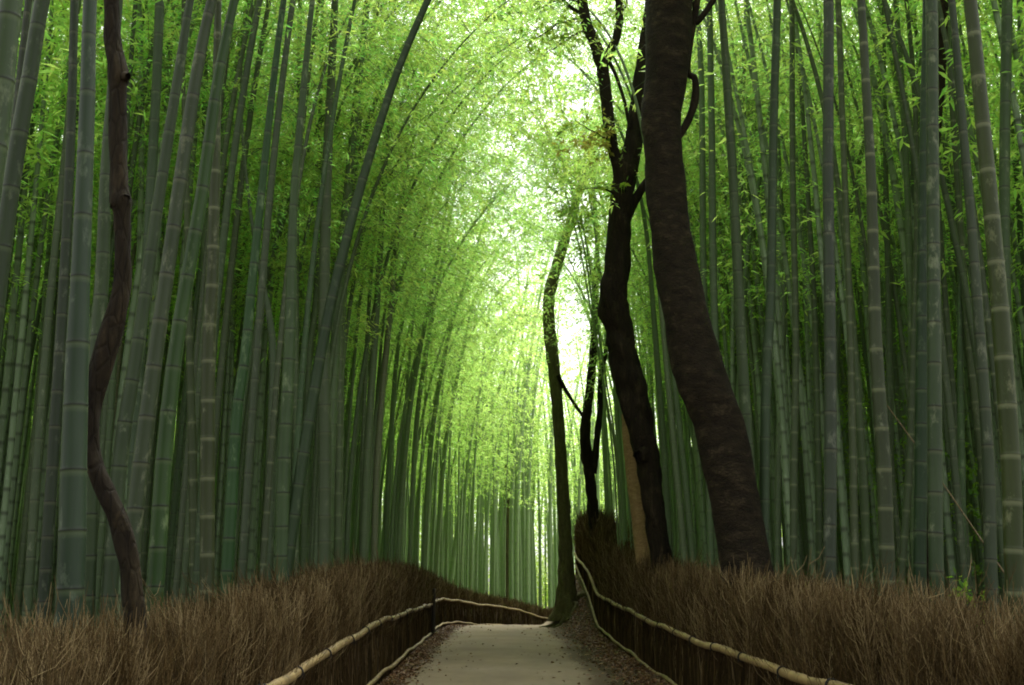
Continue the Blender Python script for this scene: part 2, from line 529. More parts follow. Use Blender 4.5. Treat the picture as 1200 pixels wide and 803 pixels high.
PROTO = []          # culm object, branches, leaves for copies
NP = 10
for k in range(NP + 6):
    rg = np.random.default_rng(100 + k)
    Ht = 15 + rg.random() * 4
    path = culm_path(Ht, -.015 + .035 * rg.random(), (.2 + .4 * rg.random()) if k < NP + 3 else (.78 + .3 * rg.random()), rg)
    t = np.linspace(0, 1, len(path))
    r = (.048 + .018 * rg.random()) * (1 - .25 * t - .68 * t ** 2.5)
    cv, cf, ct, nodes = culm_mesh(path, r, 10, gap=.016, rg=rg)
    bv, bf, lv, lf = crown_geo(path, Ht * ((.66 if k < 5 else .43 if k < NP + 3 else .5) + .08 * rg.random()), rg, **(dict(blen=3.1, ltw=17) if k < NP + 3 else dict(blen=3.4, ltw=23) if k >= NP else {}))
    PROTO.append(dict(H=Ht, path=path, r=r, c=(cv, cf, ct), b=(bv, bf), l=(lv, lf)))

used = {}


def inst_bamboo(k, x, y, rz, sc, fat, mat, label, group):
    """one bamboo of the stand: empty > culm, branches, foliage (copies share the mesh)"""
    key = (k, mat)
    root = empty('bamboo', (x, y, float(H(x, y)) - .05))
    root.rotation_euler = (0, 0, rz)
    tag(root, label, 'bamboo', group)
    if key not in used:
        pr = PROTO[k]
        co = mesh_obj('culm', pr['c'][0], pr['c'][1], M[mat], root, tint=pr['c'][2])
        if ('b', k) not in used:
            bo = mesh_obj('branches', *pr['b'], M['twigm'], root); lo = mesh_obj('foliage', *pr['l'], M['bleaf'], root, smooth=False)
            used[('b', k)] = (bo, lo)
        else:
            bo, lo = [o.copy() for o in used[('b', k)]]
            for o in (bo, lo): COL.objects.link(o); o.parent = root
        used[key] = co
    else:
        co = used[key].copy(); bo, lo = [o.copy() for o in used[('b', k)]]
        for o in (co, bo, lo):
            COL.objects.link(o); o.parent = root
    root.scale = (sc, sc, sc)
    # girth varies while the height stays
    co.scale = (1, 1, 1)
    return root


# traced bamboos of the front rows: [(px, py, width px)...] top to bottom, distance, material, label
HB = [
 ([(18,0,25),(8,90,26),(-2,170,27),(-14,260,28),(-40,460,30)], 6.6, 'green', 'thickest dark green bamboo cut by the left edge of the photo near the top'),
 ([(26,0,8),(18,80,9),(8,180,10),(-6,330,12)], 12, 'grey', 'thin grey bamboo squeezed between the two thick leaning ones in the top left corner'),
 ([(45,0,17),(34,70,18),(20,150,19),(8,230,20),(-4,320,21),(-22,480,22)], 8, 'green', 'dark green bamboo leaning right across the top left corner'),
 ([(92,0,9),(89,100,10),(85,200,11),(78,330,12),(70,450,13),(58,620,14),(53,690,14)], 13, 'grey', 'grey green bamboo just left of the thick upright one beside the crooked trunk'),
 ([(84,40,5),(78,120,7),(68,230,8),(59,320,9),(51,420,10),(41,560,11),(33,690,11)], 16, 'grey', 'pale slim bamboo with long internodes, third bamboo in from the left edge at fence height'),
 ([(110,0,15),(107,100,17),(103,200,19),(97,330,22),(93,420,26),(88,560,30),(84,690,32)], 7.2, 'green', 'very thick upright dark green bamboo directly left of the crooked dark trunk'),
 ([(142,0,9),(134,100,11),(126,200,13),(121,330,16),(114,420,17),(108,560,17),(104,690,17)], 11, 'green', 'bamboo half hidden behind the crooked dark trunk'),
 ([(190,0,11),(185,110,11),(178,230,12),(172,330,12),(164,430,13),(157,560,13),(152,690,13)], 15.5, 'green', 'slim green bamboo standing close behind the crooked trunk on its right'),
 ([(219,0,9),(209,65,11),(192,175,13),(177,275,14),(160,400,16),(140,530,18),(128,690,19)], 11, 'green', 'bamboo leaning right from behind the foot of the crooked trunk'),
 ([(240,0,12),(227,65,14),(212,165,16),(197,275,17),(180,400,18),(165,520,20),(154,620,20),(150,700,20)], 10, 'grey', 'thick grey brown bamboo leaning right with evenly spaced dark rings'),
 ([(272,0,10),(252,100,13),(235,225,15),(208,385,17),(192,525,19),(184,650,20),(181,700,20)], 10.4, 'green', 'smooth bluish green bamboo curving right beside the grey brown leaning one'),
 ([(258,0,8),(255,150,11),(250,330,15),(246,400,16),(244,550,17),(243,690,17)], 12.5, 'olive', 'straight olive bamboo with pale rings, thickest of the upright ones on the left'),
 ([(215,110,5),(218,200,7),(222,400,9),(226,550,11),(227,690,11)], 17, 'olive', 'narrow dark olive bamboo just left of the straight olive one with pale rings'),
 ([(240,0,6),(240,200,8),(239,400,9),(236,690,10)], 20, 'green', 'thin bamboo showing between the curving bluish one and the straight olive one'),
 ([(335,0,7),(322,100,8),(310,209,9),(295,348,11),(288,420,12),(278,490,13),(270,620,15),(265,700,15)], 14, 'green', 'dark green bamboo leaning right that stands alone midway along the left stand'),
 ([(302,90,3),(292,230,4),(281,400,5),(276,690,6)], 30, 'olive', 'hair thin olive bamboo left of the lone leaning dark one'),
 ([(367,0,6),(352,150,9),(344,250,10),(340,400,14),(333,550,16),(330,690,17)], 15, 'green', 'bamboo at the left side of the tight clump where the steeply leaning one starts'),
 ([(350,0,5),(349,150,6),(346,300,7),(346,690,9)], 21, 'olive', 'thin dark bamboo behind the left side of the tight clump'),
 ([(394,0,8),(389,100,10),(384,200,12),(381,323,13),(380,400,14),(381,520,16),(380,680,16)], 18, 'grey', 'upright grey green bamboo forming the middle of the tight clump left of the path'),
 ([(379,0,4),(376,150,5),(371,350,7),(362,430,8),(356,690,10)], 22, 'green', 'thin bamboo hugging the left side of the upright grey green one in the tight clump'),
 ([(430,0,7),(419,100,9),(409,200,10),(400,300,11),(393,400,12),(386,550,13),(383,690,13)], 21, 'green', 'green bamboo leaning gently right that grows just behind the tight clump'),
 ([(442,0,4),(428,90,6),(415,190,7),(405,300,8),(399,450,9),(396,680,10)], 23, 'grey', 'pale thin bamboo just right of the gently leaning green one'),
 ([(499,0,8),(469,70,9),(447,134,10),(424,209,11),(404,284,12),(384,368,13),(362,490,14),(345,600,15),(333,690,15)], 15, 'green', 'steeply leaning dark bamboo that crosses in front of the others towards the top centre'),
 ([(458,50,3),(457,125,5),(451,200,6),(445,300,7),(439,400,8),(431,525,10),(425,670,10)], 24, 'grey', 'pale grey bamboo with clear rings just left of the brown dead one'),
 ([(499,55,3),(484,150,4),(469,250,5),(461,330,6),(454,400,7),(443,525,8),(438,665,8)], 26, 'tan', 'brown dead bamboo leaning right among the green ones left of the path'),
 ([(403,330,8),(400,400,8),(398,530,9),(396,660,9)], 22, 'olive', 'dark bamboo with pale rings directly right of the tight clump'),
 ([(300,300,4),(318,400,9),(316,550,12),(312,690,12)], 18, 'green', 'green bamboo between the lone leaning one and the tight clump'),
 ([(514,190,3),(490,300,4),(468,400,5),(458,520,6),(452,665,7)], 34, 'green', 'slender bamboo just right of the brown dead one'),
 ([(530,200,3),(508,330,4),(494,400,5),(478,500,6),(466,665,7)], 33, 'olive', 'dark slender bamboo bowing right above the crest of the left brush fence'),
 ([(539,190,2),(520,300,4),(505,380,5),(488,500,6),(480,665,6)], 36, 'green', 'slender bamboo right of the dark bowing one above the left brush fence'),
 ([(568,259,2),(545,330,3),(524,400,5),(505,520,6),(497,665,7)], 38, 'green', 'slender bamboo bowing over the path above the dark fence post'),
 ([(580,300,2),(556,350,3),(538,430,4),(522,520,5),(511,665,6)], 41, 'olive', 'second last bowing bamboo at the inner end of the left stand'),
 ([(606,380,2),(590,440,3),(566,500,4),(545,570,5),(530,665,7)], 45, 'olive', 'last bamboo of the left stand, its upper half bowed far over the path'),
 # right of the path
 ([(816,0,6),(822,100,7),(824,300,8),(828,450,9),(834,670,9)], 22, 'green', 'slim green bamboo seen just right of the thickest trunk'),
 ([(831,0,7),(834,150,8),(835,280,9),(838,400,9),(846,670,10)], 19.5, 'green', 'straight bamboo second to the right of the thickest trunk'),
 ([(844,0,8),(851,100,10),(859,225,11),(868,400,13),(877,550,15),(885,680,15)], 15, 'green', 'bluish bamboo leaning left towards the thickest trunk'),
 ([(875,0,5),(868,200,6),(870,400,7),(872,690,8)], 24, 'olive', 'thin olive bamboo behind the bluish one that leans towards the thickest trunk'),
 ([(900,120,4),(888,210,5),(874,300,6),(866,430,7),(858,680,8)], 24, 'green', 'thin bamboo slanting right above the foot of the thickest trunk'),
 ([(909,0,9),(905,150,10),(902,350,11),(897,450,12),(895,680,12)], 15, 'green', 'green bamboo upright a hand to the right of the foot of the thickest trunk'),
 ([(927,0,6),(928,200,7),(932,400,8),(930,550,9),(930,690,9)], 19, 'olive', 'olive bamboo left of the thick straight grey one on the right side'),
 ([(932,90,4),(937,150,5),(946,280,6),(952,380,7),(957,550,8),(960,690,8)], 21, 'olive', 'thin olive bamboo leaning left in front of the gap beside the thick straight grey one'),
 ([(912,60,3),(917,200,5),(922,330,6),(915,500,8),(912,690,8)], 22, 'green', 'thin green bamboo between two thicker ones right of the thickest trunk'),
 ([(973,0,12),(972,200,13),(974,400,14),(974,560,15),(973,690,15)], 13, 'grey', 'thick straight grey bamboo with close dark rings in the middle of the right stand'),
 ([(985,0,7),(990,150,7),(997,350,8),(1000,500,9),(1003,690,10)], 17.5, 'olive', 'olive bamboo touching the right side of the thick straight grey one'),
 ([(1001,0,9),(1008,100,10),(1016,230,12),(1022,400,15),(1033,550,17),(1038,670,18)], 12, 'olive', 'thick olive bamboo with pale rings curving left towards its top'),
 ([(996,330,7),(1001,400,9),(1013,575,10),(1016,690,10)], 18, 'olive', 'dark bamboo just left of the thick curving olive one'),
 ([(1046,0,4),(1030,70,5),(1015,150,5),(1000,215,6),(985,330,6),(978,450,7),(970,690,8)], 24, 'green', 'thin bamboo slanting up to the right behind the curving olive one'),
 ([(1080,100,4),(1060,150,4),(1043,205,5),(1027,250,5),(1012,350,6),(1000,480,6),(992,690,7)], 28, 'olive', 'thin slanting bamboo that crosses the gap above the curving olive one'),
 ([(1034,60,4),(1036,200,6),(1041,400,8),(1044,690,9)], 21, 'green', 'thin upright bamboo right of the curving olive one'),
 ([(1052,0,6),(1062,150,7),(1067,300,8),(1070,450,8),(1072,690,9)], 19, 'green', 'smooth green bamboo left of the pair of thick upright ones on the right'),
 ([(1074,330,7),(1071,400,8),(1066,550,9),(1056,690,9)], 18.5, 'olive', 'dark bamboo slanting left at its foot under the pair of thick upright ones'),
 ([(1085,0,9),(1082,200,12),(1080,400,14),(1079,550,15),(1078,690,15)], 13.5, 'green', 'left one of the pair of thick upright bamboos'),
 ([(1092,0,14),(1093,150,14),(1095,400,16),(1096,550,17),(1098,690,17)], 11.5, 'grey', 'grey brown right one of the pair of thick upright bamboos'),
 ([(1106,0,5),(1112,100,6),(1121,225,7),(1134,400,8),(1150,550,9),(1160,690,9)], 18, 'olive', 'dark narrow bamboo leaning left just right of the thick upright pair'),
 ([(1116,0,8),(1123,75,9),(1129,150,10),(1138,250,11),(1149,400,13),(1159,550,14),(1162,690,15)], 13, 'grey', 'pale grey bamboo leaning left between the upright pair and the thick edge one'),
 ([(1139,0,15),(1154,150,17),(1168,300,19),(1176,400,21),(1186,550,22),(1190,690,22)], 9.5, 'olive', 'thickest bamboo at the right edge, dark olive with pale rings, leaning left'),
 ([(1176,0,12),(1174,200,12),(1176,350,12),(1182,500,12),(1186,690,12)], 15, 'green', 'upright bamboo partly behind the thick olive one at the right edge'),
 ([(1183,0,5),(1190,100,6),(1198,220,7),(1206,400,7),(1212,690,8)], 21, 'green', 'thin bamboo leaving the photo at the right edge behind the thick olive one'),
 ([(1128,250,5),(1127,400,7),(1128,550,9),(1130,690,9)], 18, 'green', 'green bamboo below the pale grey leaning one on the right side'),
 ([(760,300,5),(768,400,7),(777,520,8),(785,660,9)], 23.5, 'green', 'bamboo directly right of the dark forked trunk'),
 ([(762,210,4),(779,400,7),(790,520,8),(803,660,9)], 22.5, 'grey', 'pale bamboo in the gap between the forked trunk and the thickest trunk'),
 ([(772,260,4),(790,440,7),(803,560,8),(812,660,8)], 24.5, 'green', 'bamboo whose lower half shows against the left side of the thickest trunk'),
 ([(716,330,4),(722,470,6),(728,560,7),(733,655,8)], 29, 'green', 'green bamboo left of the cut tan trunk'),
 ([(705,430,4),(708,520,5),(712,600,6),(715,640,6)], 36, 'far', 'pale bamboo between the thin dark trunk and the cut tan trunk'),
]
hero_xy = []
rg = np.random.default_rng(5)
for idx, (pts, Yd, mat, lab) in enumerate(HB):
    # never in front of the fence: keep clear of the rails
    xb = pts[-1][0]
    lim = (2.95 if xb < 592 else 3.7) * F / max(1, abs(xb - 596))
    Yd = max(Yd, lim)
    w3 = [P(a, b, Yd) for a, b, _ in pts][::-1]
    rr = [w_ * .5 * mpp(p) for (a, b, w_), p in zip(pts[::-1], w3)]
    # foot: straight on down to the ground
    d = nrm(w3[1] - w3[0]); d = nrm(d * np.array([.5, .5, 1]))
    gz = float(H(w3[0][0], w3[0][1]))
    if w3[0][2] > gz:
        foot = w3[0] - d * ((w3[0][2] - gz) / d[2] + .08)
        w3 = [foot] + w3; rr = [rr[0] * 1.03] + rr
    else:
        w3[0][2] = gz - .08
    ly = rg.normal() * .012
    # above the picture: carry on and arch over to the tip
    Htot = 15.5 + rg.random() * 3.5
    top = w3[-1]; dd = nrm(w3[-1] - w3[-2]); a0 = arclen(np.array(w3))[-1]
    rem = max(4.5, Htot - a0); nseg = 8; cur = top.copy(); r0 = rr[-1]
    bend = np.array([dd[0] * .05 + (.035 if top[0] < 0 else -.035), rg.normal() * .02, 0]) * (.6 if Yd > 28 else 1)
    for j in range(nseg):
        dd = nrm(dd + bend * (1 + j * .45) + np.array([0, 0, -.012 * j]))
        cur = cur + dd * rem / nseg
        w3.append(cur.copy()); rr.append(r0 * (1 - (j + 1) / nseg) ** .9 + .006)
    path = catmull(np.array(w3), 5); s_ = arclen(path)
    rad = np.interp(np.linspace(0, 1, len(path)), np.linspace(0, 1, len(rr)), rr)
    base = path[0].copy()
    path[:, 1] += ly * (path[:, 2] - base[2])
    root = empty('bamboo', tuple(base)); tag(root, lab, 'bamboo')
    cv, cf, ct, nodes = culm_mesh(path - base, rad, 16, spacing=.40, gap=.009 if Yd < 14 else .014, rg=rg)
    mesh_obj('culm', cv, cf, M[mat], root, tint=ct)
    s0 = min(s_[-1] * .8, max(s_[-1] * .5, 2.9 + Yd * .62)) if (Yd < 21 or 592 < xb < 850) else s_[-1] * .42
    bv, bf, lv, lf = crown_geo(path - base, s0, rg, ltw=9 if Yd > 21 else 7, lpc=7, **(dict(blen=2.9) if Yd > 30 else {}))
    mesh_obj('branches', bv, bf, M['twigm'], root)
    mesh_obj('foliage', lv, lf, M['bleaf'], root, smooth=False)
    hero_xy.append((base[0], base[1]))

# ------------------------------------------------------------------ fences (control points first: bamboos and trees keep clear)
LF = np.array([(-2.2, -4, .90, .08, .62), (-2.2, 6, .90, .08, .64), (-2.2, 10.5, .92, .09, .74), (-2.2, 14.5, 1.05, .2, .86), (-2.2, 18.6, 1.21, .31, .93), (-2.25, 26, 1.28, .38, 1.0), (-2.32, 35, 1.34, .46, .95),
               (-2.4, 41, 1.42, .5, .75), (-2.2, 47, 1.34, .44, .65), (-1.15, 52.5, 1.08, .2, .5), (.36, 58, .8, -.06, .45), (2.9, 65, .06, -.85, .6), (7, 71, -.2, -1.1, .6), (16, 77, -.4, -1.3, .6)])
RF = np.array([(2.94, -4, .92, .08, .7), (2.94, 6, .94, .08, .7), (2.94, 9.7, .96, .09, .78), (2.94, 12.4, .96, .09, .86), (2.94, 16, 1.01, .12, 1.0), (2.94, 21.4, 1.12, .22, 1.05), (2.94, 29.6, 1.4, .44, 1.3),
               (2.96, 34, 1.55, .58, 1.6), (2.96, 36.3, 1.72, .75, 1.9), (2.97, 39.8, 2.38, 1.55, 2.0), (3.02, 46.6, 3.05, 2.62, 1.7), (3.3, 50.5, 3.3, 2.8, .9), (5, 54, 2.6, 1.9, .6)])


# ------------------------------------------------------------------ the rest of the stand
spots = []
rg = np.random.default_rng(21)
tries = 0
occ = list(hero_xy)
TREE_XY = [(-2.7, 8), (3.5, 15.5), (3.4, 24), (3.5, 27), (3.2, 38), (2.3, 41)]
grid = {}


def free(x, y, dmin):
    gxi, gyi = int(x // 1), int(y // 1)
    for a in range(gxi - 1, gxi + 2):
        for b in range(gyi - 1, gyi + 2):
            for (qx, qy) in grid.get((a, b), ()):
                if (qx - x) ** 2 + (qy - y) ** 2 < dmin * dmin: return False
    return True


def put(x, y):
    grid.setdefault((int(x // 1), int(y // 1)), []).append((x, y))


for x, y in occ + TREE_XY: put(x, y)
FPL = np.array(LF[:, :2]); FPR = np.array(RF[:, :2])


def in_grove(x, y):
    if y < 46:
        return x < -2.95 or x > 3.75
    if y < 62:
        # left of the left fence line / right behind the bank
        fx = np.interp(y, FPL[:, 1], FPL[:, 0])
        if x < fx - .8: return True
        return x > 4.2 + max(0, (y - 46) * .9) + 3.5 * (y > 50)
    if y < 80:
        fx = np.interp(y, FPL[:, 1], FPL[:, 0])
        return x < fx - .8
    return True


cand = []
while len(cand) < 1150 and tries < 60000:
    tries += 1
    y = -12 + 115 * rg.random() ** .95
    xm = .56 * max(y, 0) + 6
    xm = min(xm, 21)
    x = (rg.random() * 2 - 1) * xm
    if not in_grove(x, y): continue
    dist = math.hypot(x, y)
    lateral = abs(x)
    if y < 12 and abs(x) < .52 * y + .3 and y > 0:  # the front rows in view are the traced ones
        continue
    if 0 < y < 7 and lateral < 4.5: continue
    if y > 0 and dist < 16.5: continue
    if 3.6 < x < 6.8 and y < 25: continue
    if 3.6 < x < 5.4 and y < 42: continue
    if 83 < y < 96 and abs(x) < 30: continue
    keep = .5 if y < 60 else .2
    if y > 77: keep = .22
    if lateral > 8.5 and 22 < y < 60: keep *= .55
    if rg.random() > keep: continue
    if not free(x, y, .5): continue
    put(x, y); cand.append((x, y))


def inview(x, y):
    return y > 9 and abs(x - .006 * y) < .47 * y + .3


vis = sorted([c for c in cand if inview(*c)], key=lambda c: math.hypot(*c))
NIND = 300 - len(HB) - 22
ind = vis[:NIND]; rest = vis[NIND:] + [c for c in cand if not inview(*c)]  # rest also takes unseen bamboos round the camera, added to shade it
print('bamboo', len(HB), len(ind), len(rest), 'farthest individual', math.hypot(*ind[-1]))
arched = [(-3.5, 21), (-3.4, 24.5), (-3.4, 27.5), (-4.1, 29.5), (-3.3, 33), (-3.6, 36.4), (-3.3, 39.5), (-3.4, 43), (-3.3, 47), (-3.5, 51), (-3.0, 55), (5.6, 27), (5.4, 31), (4.9, 37), (4.6, 41.3), (4.9, 46), (-4.4, 31.4), (-4.3, 24.6), (-4.6, 41), (-5.2, 21.5), (-5.4, 27), (5.8, 33.6)]
for q_, (x, y) in enumerate(arched):
    inst_bamboo(NP + 3 + q_ % 3, x, y, (0 if x < 0 else math.pi) + rg.normal() * .22, .92 + .2 * rg.random(), 1, 'green',
                'green bamboo bowing its feathery crown over the path', 'green bamboos bowing over the path')
for (x, y) in ind:
    k = NP + int(rg.integers(3)) if (abs(x) < 6.2 and y > 26) else int(rg.integers(5)) + (0 if math.hypot(x, y) < (28 if 0 < x < 9 else 19) else 5); m = ['green', 'green', 'olive', 'grey', 'green', 'olive'][int(rg.integers(6))]
    if rg.random() < .03: m = 'tan'
    side = 'left' if x < 0 else 'right'
    toward = 0 if x < 0 else math.pi
    rz = toward + rg.normal() * (.4 if abs(x) < 7 and y > 20 else 1.0)
    dd = math.hypot(x, y)
    look = {'green': 'slender green bamboo', 'olive': 'slender dark olive bamboo with pale rings', 'grey': 'slender pale grey green bamboo', 'tan': 'dead tan coloured bamboo'}[m]
    depth = 'close behind the front row' if dd < 22 else 'deep inside the stand'
    inst_bamboo(k, x, y, rz, .85 + .3 * rg.random(), 1, m, f'{look} {depth} {side} of the path', f'{look}s {depth} {side} of the path')

extra = []
tries = 0
while len(extra) < 1200 and tries < 40000:
    tries += 1
    y = 13 + 45 * rg.random(); x = (rg.random() * 2 - 1) * min(23, .5 * y + 3)
    if abs(x) < 5 or not in_grove(x, y) or math.hypot(x, y) < 20: continue
    if not free(x, y, .3): continue
    put(x, y); extra.append((x, y))
print('extra', len(extra))
# far-off mass plus unseen shading bamboos: culms and foliage in one object
cu = Acc(); fo = Acc()
lite = []
for k in range(6):
    r2 = np.random.default_rng(300 + k)
    pr = PROTO[k]
    cv, cf, ct, _ = culm_mesh(pr['path'], pr['r'], 6, gap=.02, rg=r2, fine=False)
    bv, bf, lv, lf = crown_geo(pr['path'], pr['H'] * (.36 + .1 * r2.random()), r2, nbr=2, ltw=6, lpc=5, LL=.2, LW=.048, spacing=.5, blen=2.1)
    zc = cv[:, 2]; pp_ = pr['path']
    ctr = np.stack([np.interp(zc, pp_[:, 2], pp_[:, 0]), np.interp(zc, pp_[:, 2], pp_[:, 1]), zc], -1)
    lite.append((cv, cf, ct, lv, lf, ctr))
for qi, (x, y) in enumerate(rest + extra):
    k = int(rg.integers(6)); cv, cf, ct, lv, lf, _c = lite[k]
    sc = (.85 + .35 * rg.random()) * (1.22 if y > 62 else 1); rz = (0 if x < 0 else math.pi) + rg.normal() * 1.1
    if y > 62: rz = rg.random() * 6.28
    c, s_ = math.cos(rz) * sc, math.sin(rz) * sc
    A = np.array([[c, -s_, 0], [s_, c, 0], [0, 0, sc]]).T
    off = np.array([x, y, float(H(x, y)) - .05])
    tt = ct.copy(); tt[:, 2] = rg.random()
    fat = 1.65 if y > 60 else 1.0
    cc = lite[k][5]
    cu.add((cc + (cv - cc) * np.array([fat, fat, 1])) @ A + off, cf, tt)
    if qi >= len(rest):
        kp = rg.random(len(lf)) < .10; ix = lf[kp].ravel()
        fo.add(lv[ix] @ A + off, np.arange(len(ix)).reshape(-1, 4)); continue
    if y < 6 or y > 60:
        keep_ = rg.random(len(lf)) < .6
        idx = (lf[keep_]).ravel()
        fo.add(lv[idx] @ A + off, np.arange(len(idx)).reshape(-1, 4))
    else:
        fo.add(lv @ A + off, lf)
nc = cu.n
th = mesh_obj('bamboo_thicket', np.concatenate(cu.v + fo.v), np.concatenate(cu.f + [f + nc for f in fo.f]), [M['far'], M['hazyleaf']], tint=np.concatenate(cu.t + [np.zeros((fo.n, 3), np.float32)]))
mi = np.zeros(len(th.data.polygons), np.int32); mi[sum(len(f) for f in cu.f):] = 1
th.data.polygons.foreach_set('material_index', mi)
tag(th, 'dense pale green far bamboo stems and foliage behind the nearer ones, plus unseen shading bamboos', 'bamboo grove', kind='stuff')
del cu, fo

# low growth at the far edges of the grove, sunlit glow in its leaf colour
a = Acc(); r2 = np.random.default_rng(77)
cs = []
for _ in range(4600):
    sd = r2.random()
    if sd < .33: x, y = -25 - 5 * r2.random(), 14 + 86 * r2.random()
    elif sd < .66: x, y = 25 + 5 * r2.random(), 14 + 86 * r2.random()
    else: x, y = -40 + 80 * r2.random(), 100 + 10 * r2.random()
    cs.append((x, y, float(H(x, y)) + 17 * r2.random() ** 1.15))
cs = np.array(cs); n = len(cs) * 130
c = np.repeat(cs, 130, 0) + r2.normal(size=(n, 3)) * np.array([.9, .9, .7])
d = nrm(r2.normal(size=(n, 3)) + np.array([0, 0, -.3]))
ll = .34 * (.6 + .7 * r2.random(n))
a.add(*leaves(c, d, ll, ll * .34, r2))
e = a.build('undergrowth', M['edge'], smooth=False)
tag(e, 'bright leafy undergrowth at the far edge of the bamboo grove', 'undergrowth', kind='stuff')


# ------------------------------------------------------------------ brushwood fences
def fence(ctrl, side, label, seed, post_at=None):
    """side: -1 the brush lies towards -X, +1 towards +X (away from the path)"""
    r2 = np.random.default_rng(seed)
    root = empty('brushwood_fence', (ctrl[0, 0], ctrl[0, 1], 0)); tag(root, label, 'fence')
    off0 = np.array([ctrl[0, 0], ctrl[0, 1], 0.])
    cp = catmull(ctrl, 12); s_ = arclen(cp[:, :2])
    cp = at_s(cp, s_, np.arange(0, s_[-1], .1)); s_ = np.arange(len(cp)) * .1
    t = nrm(np.gradient(cp[:, :2], axis=0)); out = np.stack([t[:, 1], -t[:, 0]], -1) * side   # side=+1: right hand of travel
    # rails
    for nm, zi, r0, wob in (('top_rail', 2, .05, .014), ('bottom_rail', 3, .038, .016)):
        q = []; rr = []; tt = []
        p_ = 0; joints = []
        while p_ < s_[-1] - .6:
            joints.append(p_); p_ += .34 + .1 * r2.random()
        poles = np.arange(0, s_[-1] + 6, 3.6) + r2.random()
        S = []; MU = []; TD = []
        for j in joints:
            for o_, m_, d_ in ((-.04, 1, 0), (-.012, 1.015, .15), (0, 1.06, .9), (.012, 1.02, .25), (.04, .98, 0), (.16, .97, 0)):
                S.append(max(0, j + o_)); MU.append(m_); TD.append(d_)
        S = np.array(S); o_ = np.argsort(S, kind='stable'); S = S[o_] + np.arange(len(S)) * 1e-5; MU = np.array(MU)[o_]; TD = np.array(TD)[o_]
        base = at_s(cp, s_, S); oo = at_s(out, s_, S)
        pk = np.floor((S - poles[0]) / 3.6).astype(int) + 2
        prand = r2.normal(size=pk.max() + 3); fr = ((S - poles[0]) / 3.6) % 1
        taper = 1.07 - .15 * fr
        wz = wob * (np.sin(S * 1.1) + .7 * np.sin(S * 2.3 + 1)) + prand[pk] * .005
        wx = wob * .6 * np.sin(S * .9 + 2)
        pts = np.stack([base[:, 0] - oo[:, 0] * (.05 + wx), base[:, 1] - oo[:, 1] * (.05 + wx), base[:, zi] + wz], -1)
        v, f = tubes(pts - off0, r0 * MU * taper, 10)
        rail = mesh_obj(nm, v, f, M['rail'], root, tint=np.repeat(np.stack([TD, TD, TD], -1), 10, 0))
        if nm == 'top_rail':
            for sj in np.arange(1.2, min(s_[-1], 40), 1.85):
                i0 = np.searchsorted(S, sj); c0 = pts[min(i0, len(pts) - 1)] - off0
                i1 = min(i0 + 1, len(pts) - 1); dr = nrm(pts[i1] - pts[i1 - 1])
                A_ = Acc()
                for dlt in (-.012, .0, .012):
                    ring = []
                    u = nrm(np.cross(dr, [0, 0, 1])); w_ = np.cross(u, dr)
                    aa = np.linspace(0, 2 * np.pi, 15)
                    ring = c0 + dr * dlt + (u[None] * np.cos(aa)[:, None] + w_[None] * np.sin(aa)[:, None]) * (r0 * 1.16)
                    A_.add(*tubes(ring, np.full(15, .0065), 5))
                # the knot with two loose ends
                k0 = c0 - np.append(out[min(int(sj * 10), len(out) - 1)], 0) * r0 * 1.15 + np.array([0, 0, .01])
                A_.add(*tubes(np.array([k0, k0 + [.01, .02, -.04], k0 + [.0, .03, -.085]]), np.array([.008, .006, .004]), 5))
                A_.build('cord_tie', M['cord'], rail)
    # packed core of brushwood between the rails, ragged on top
    zg = H(cp[:, 0], cp[:, 1])
    top = cp[:, 2] + cp[:, 4] * .30
    lay = []
    prof = [(.02, 0), (.03, .45), (.03, .8), (.1, .97), (.25, 1.0), (.4, .95), (.5, .6), (.5, 0)]
    for (u_, z_) in prof:
        jit = r2.normal(size=len(cp)) * .02
        zz = (zg - .08) + (top - zg + .08) * z_ + (jit * 3 if z_ > .5 else 0)
        lay.append(np.stack([cp[:, 0] + out[:, 0] * (u_ + jit), cp[:, 1] + out[:, 1] * (u_ + jit), zz], -1))
    L_ = np.stack(lay, 1); a_, b_ = L_.shape[:2]
    i = (np.arange(a_ - 1)[:, None] * b_ + np.arange(b_ - 1)[None, :]).ravel()
    mesh_obj('packed_brush', L_.reshape(-1, 3) - off0, np.stack([i, i + 1, i + b_ + 1, i + b_], -1), M['pack'], root)
    # twigs
    acc = Acc()
    dens = np.where(cp[:, 1] < 14, 560, np.where(cp[:, 1] < 26, 330, 270)) * .1
    dens = np.where(cp[:, 1] < 2, 6, dens)
    cnt = r2.poisson(dens)
    idx = np.repeat(np.arange(len(cp)), cnt); K = len(idx)
    base = cp[idx]; oo = out[idx]; tt = t[idx]
    thick = (.5 + .3 * r2.random(K))
    u0 = r2.random(K) ** 1.4 * .5 - .02
    zb = zg[idx] - .05 + r2.random(K) * .1
    htop = base[:, 2] + base[:, 4] * (.62 + .42 * r2.random(K) ** .8)
    tall = r2.random(K) < .09; htop = htop + tall * .3 * r2.random(K) ** 1.5
    # clumps: neighbouring twigs lean the same way
    ph = s_[idx]
    cl = .22 * np.sin(ph * 2.1) + .16 * np.sin(ph * 5.3 + 1) + .1 * np.sin(ph * 11 + 2)
    htop = htop + .06 * np.sin(ph * 3.7) + .05 * np.sin(ph * 8.1) + .05 * np.sin(ph * 17 + 1)
    lean_t = cl * 1.2 + r2.normal(size=K) * .22
    lean_o = np.abs(r2.normal(size=K)) * .17 - .015
    nseg = 5
    tn = np.linspace(0, 1, nseg)
    Lz = (htop - zb)
    fr = tn[None] ** 2.2
    px = base[:, 0, None] + oo[:, 0, None] * (u0[:, None] + lean_o[:, None] * Lz[:, None] * fr) + tt[:, 0, None] * lean_t[:, None] * Lz[:, None] * fr * .8
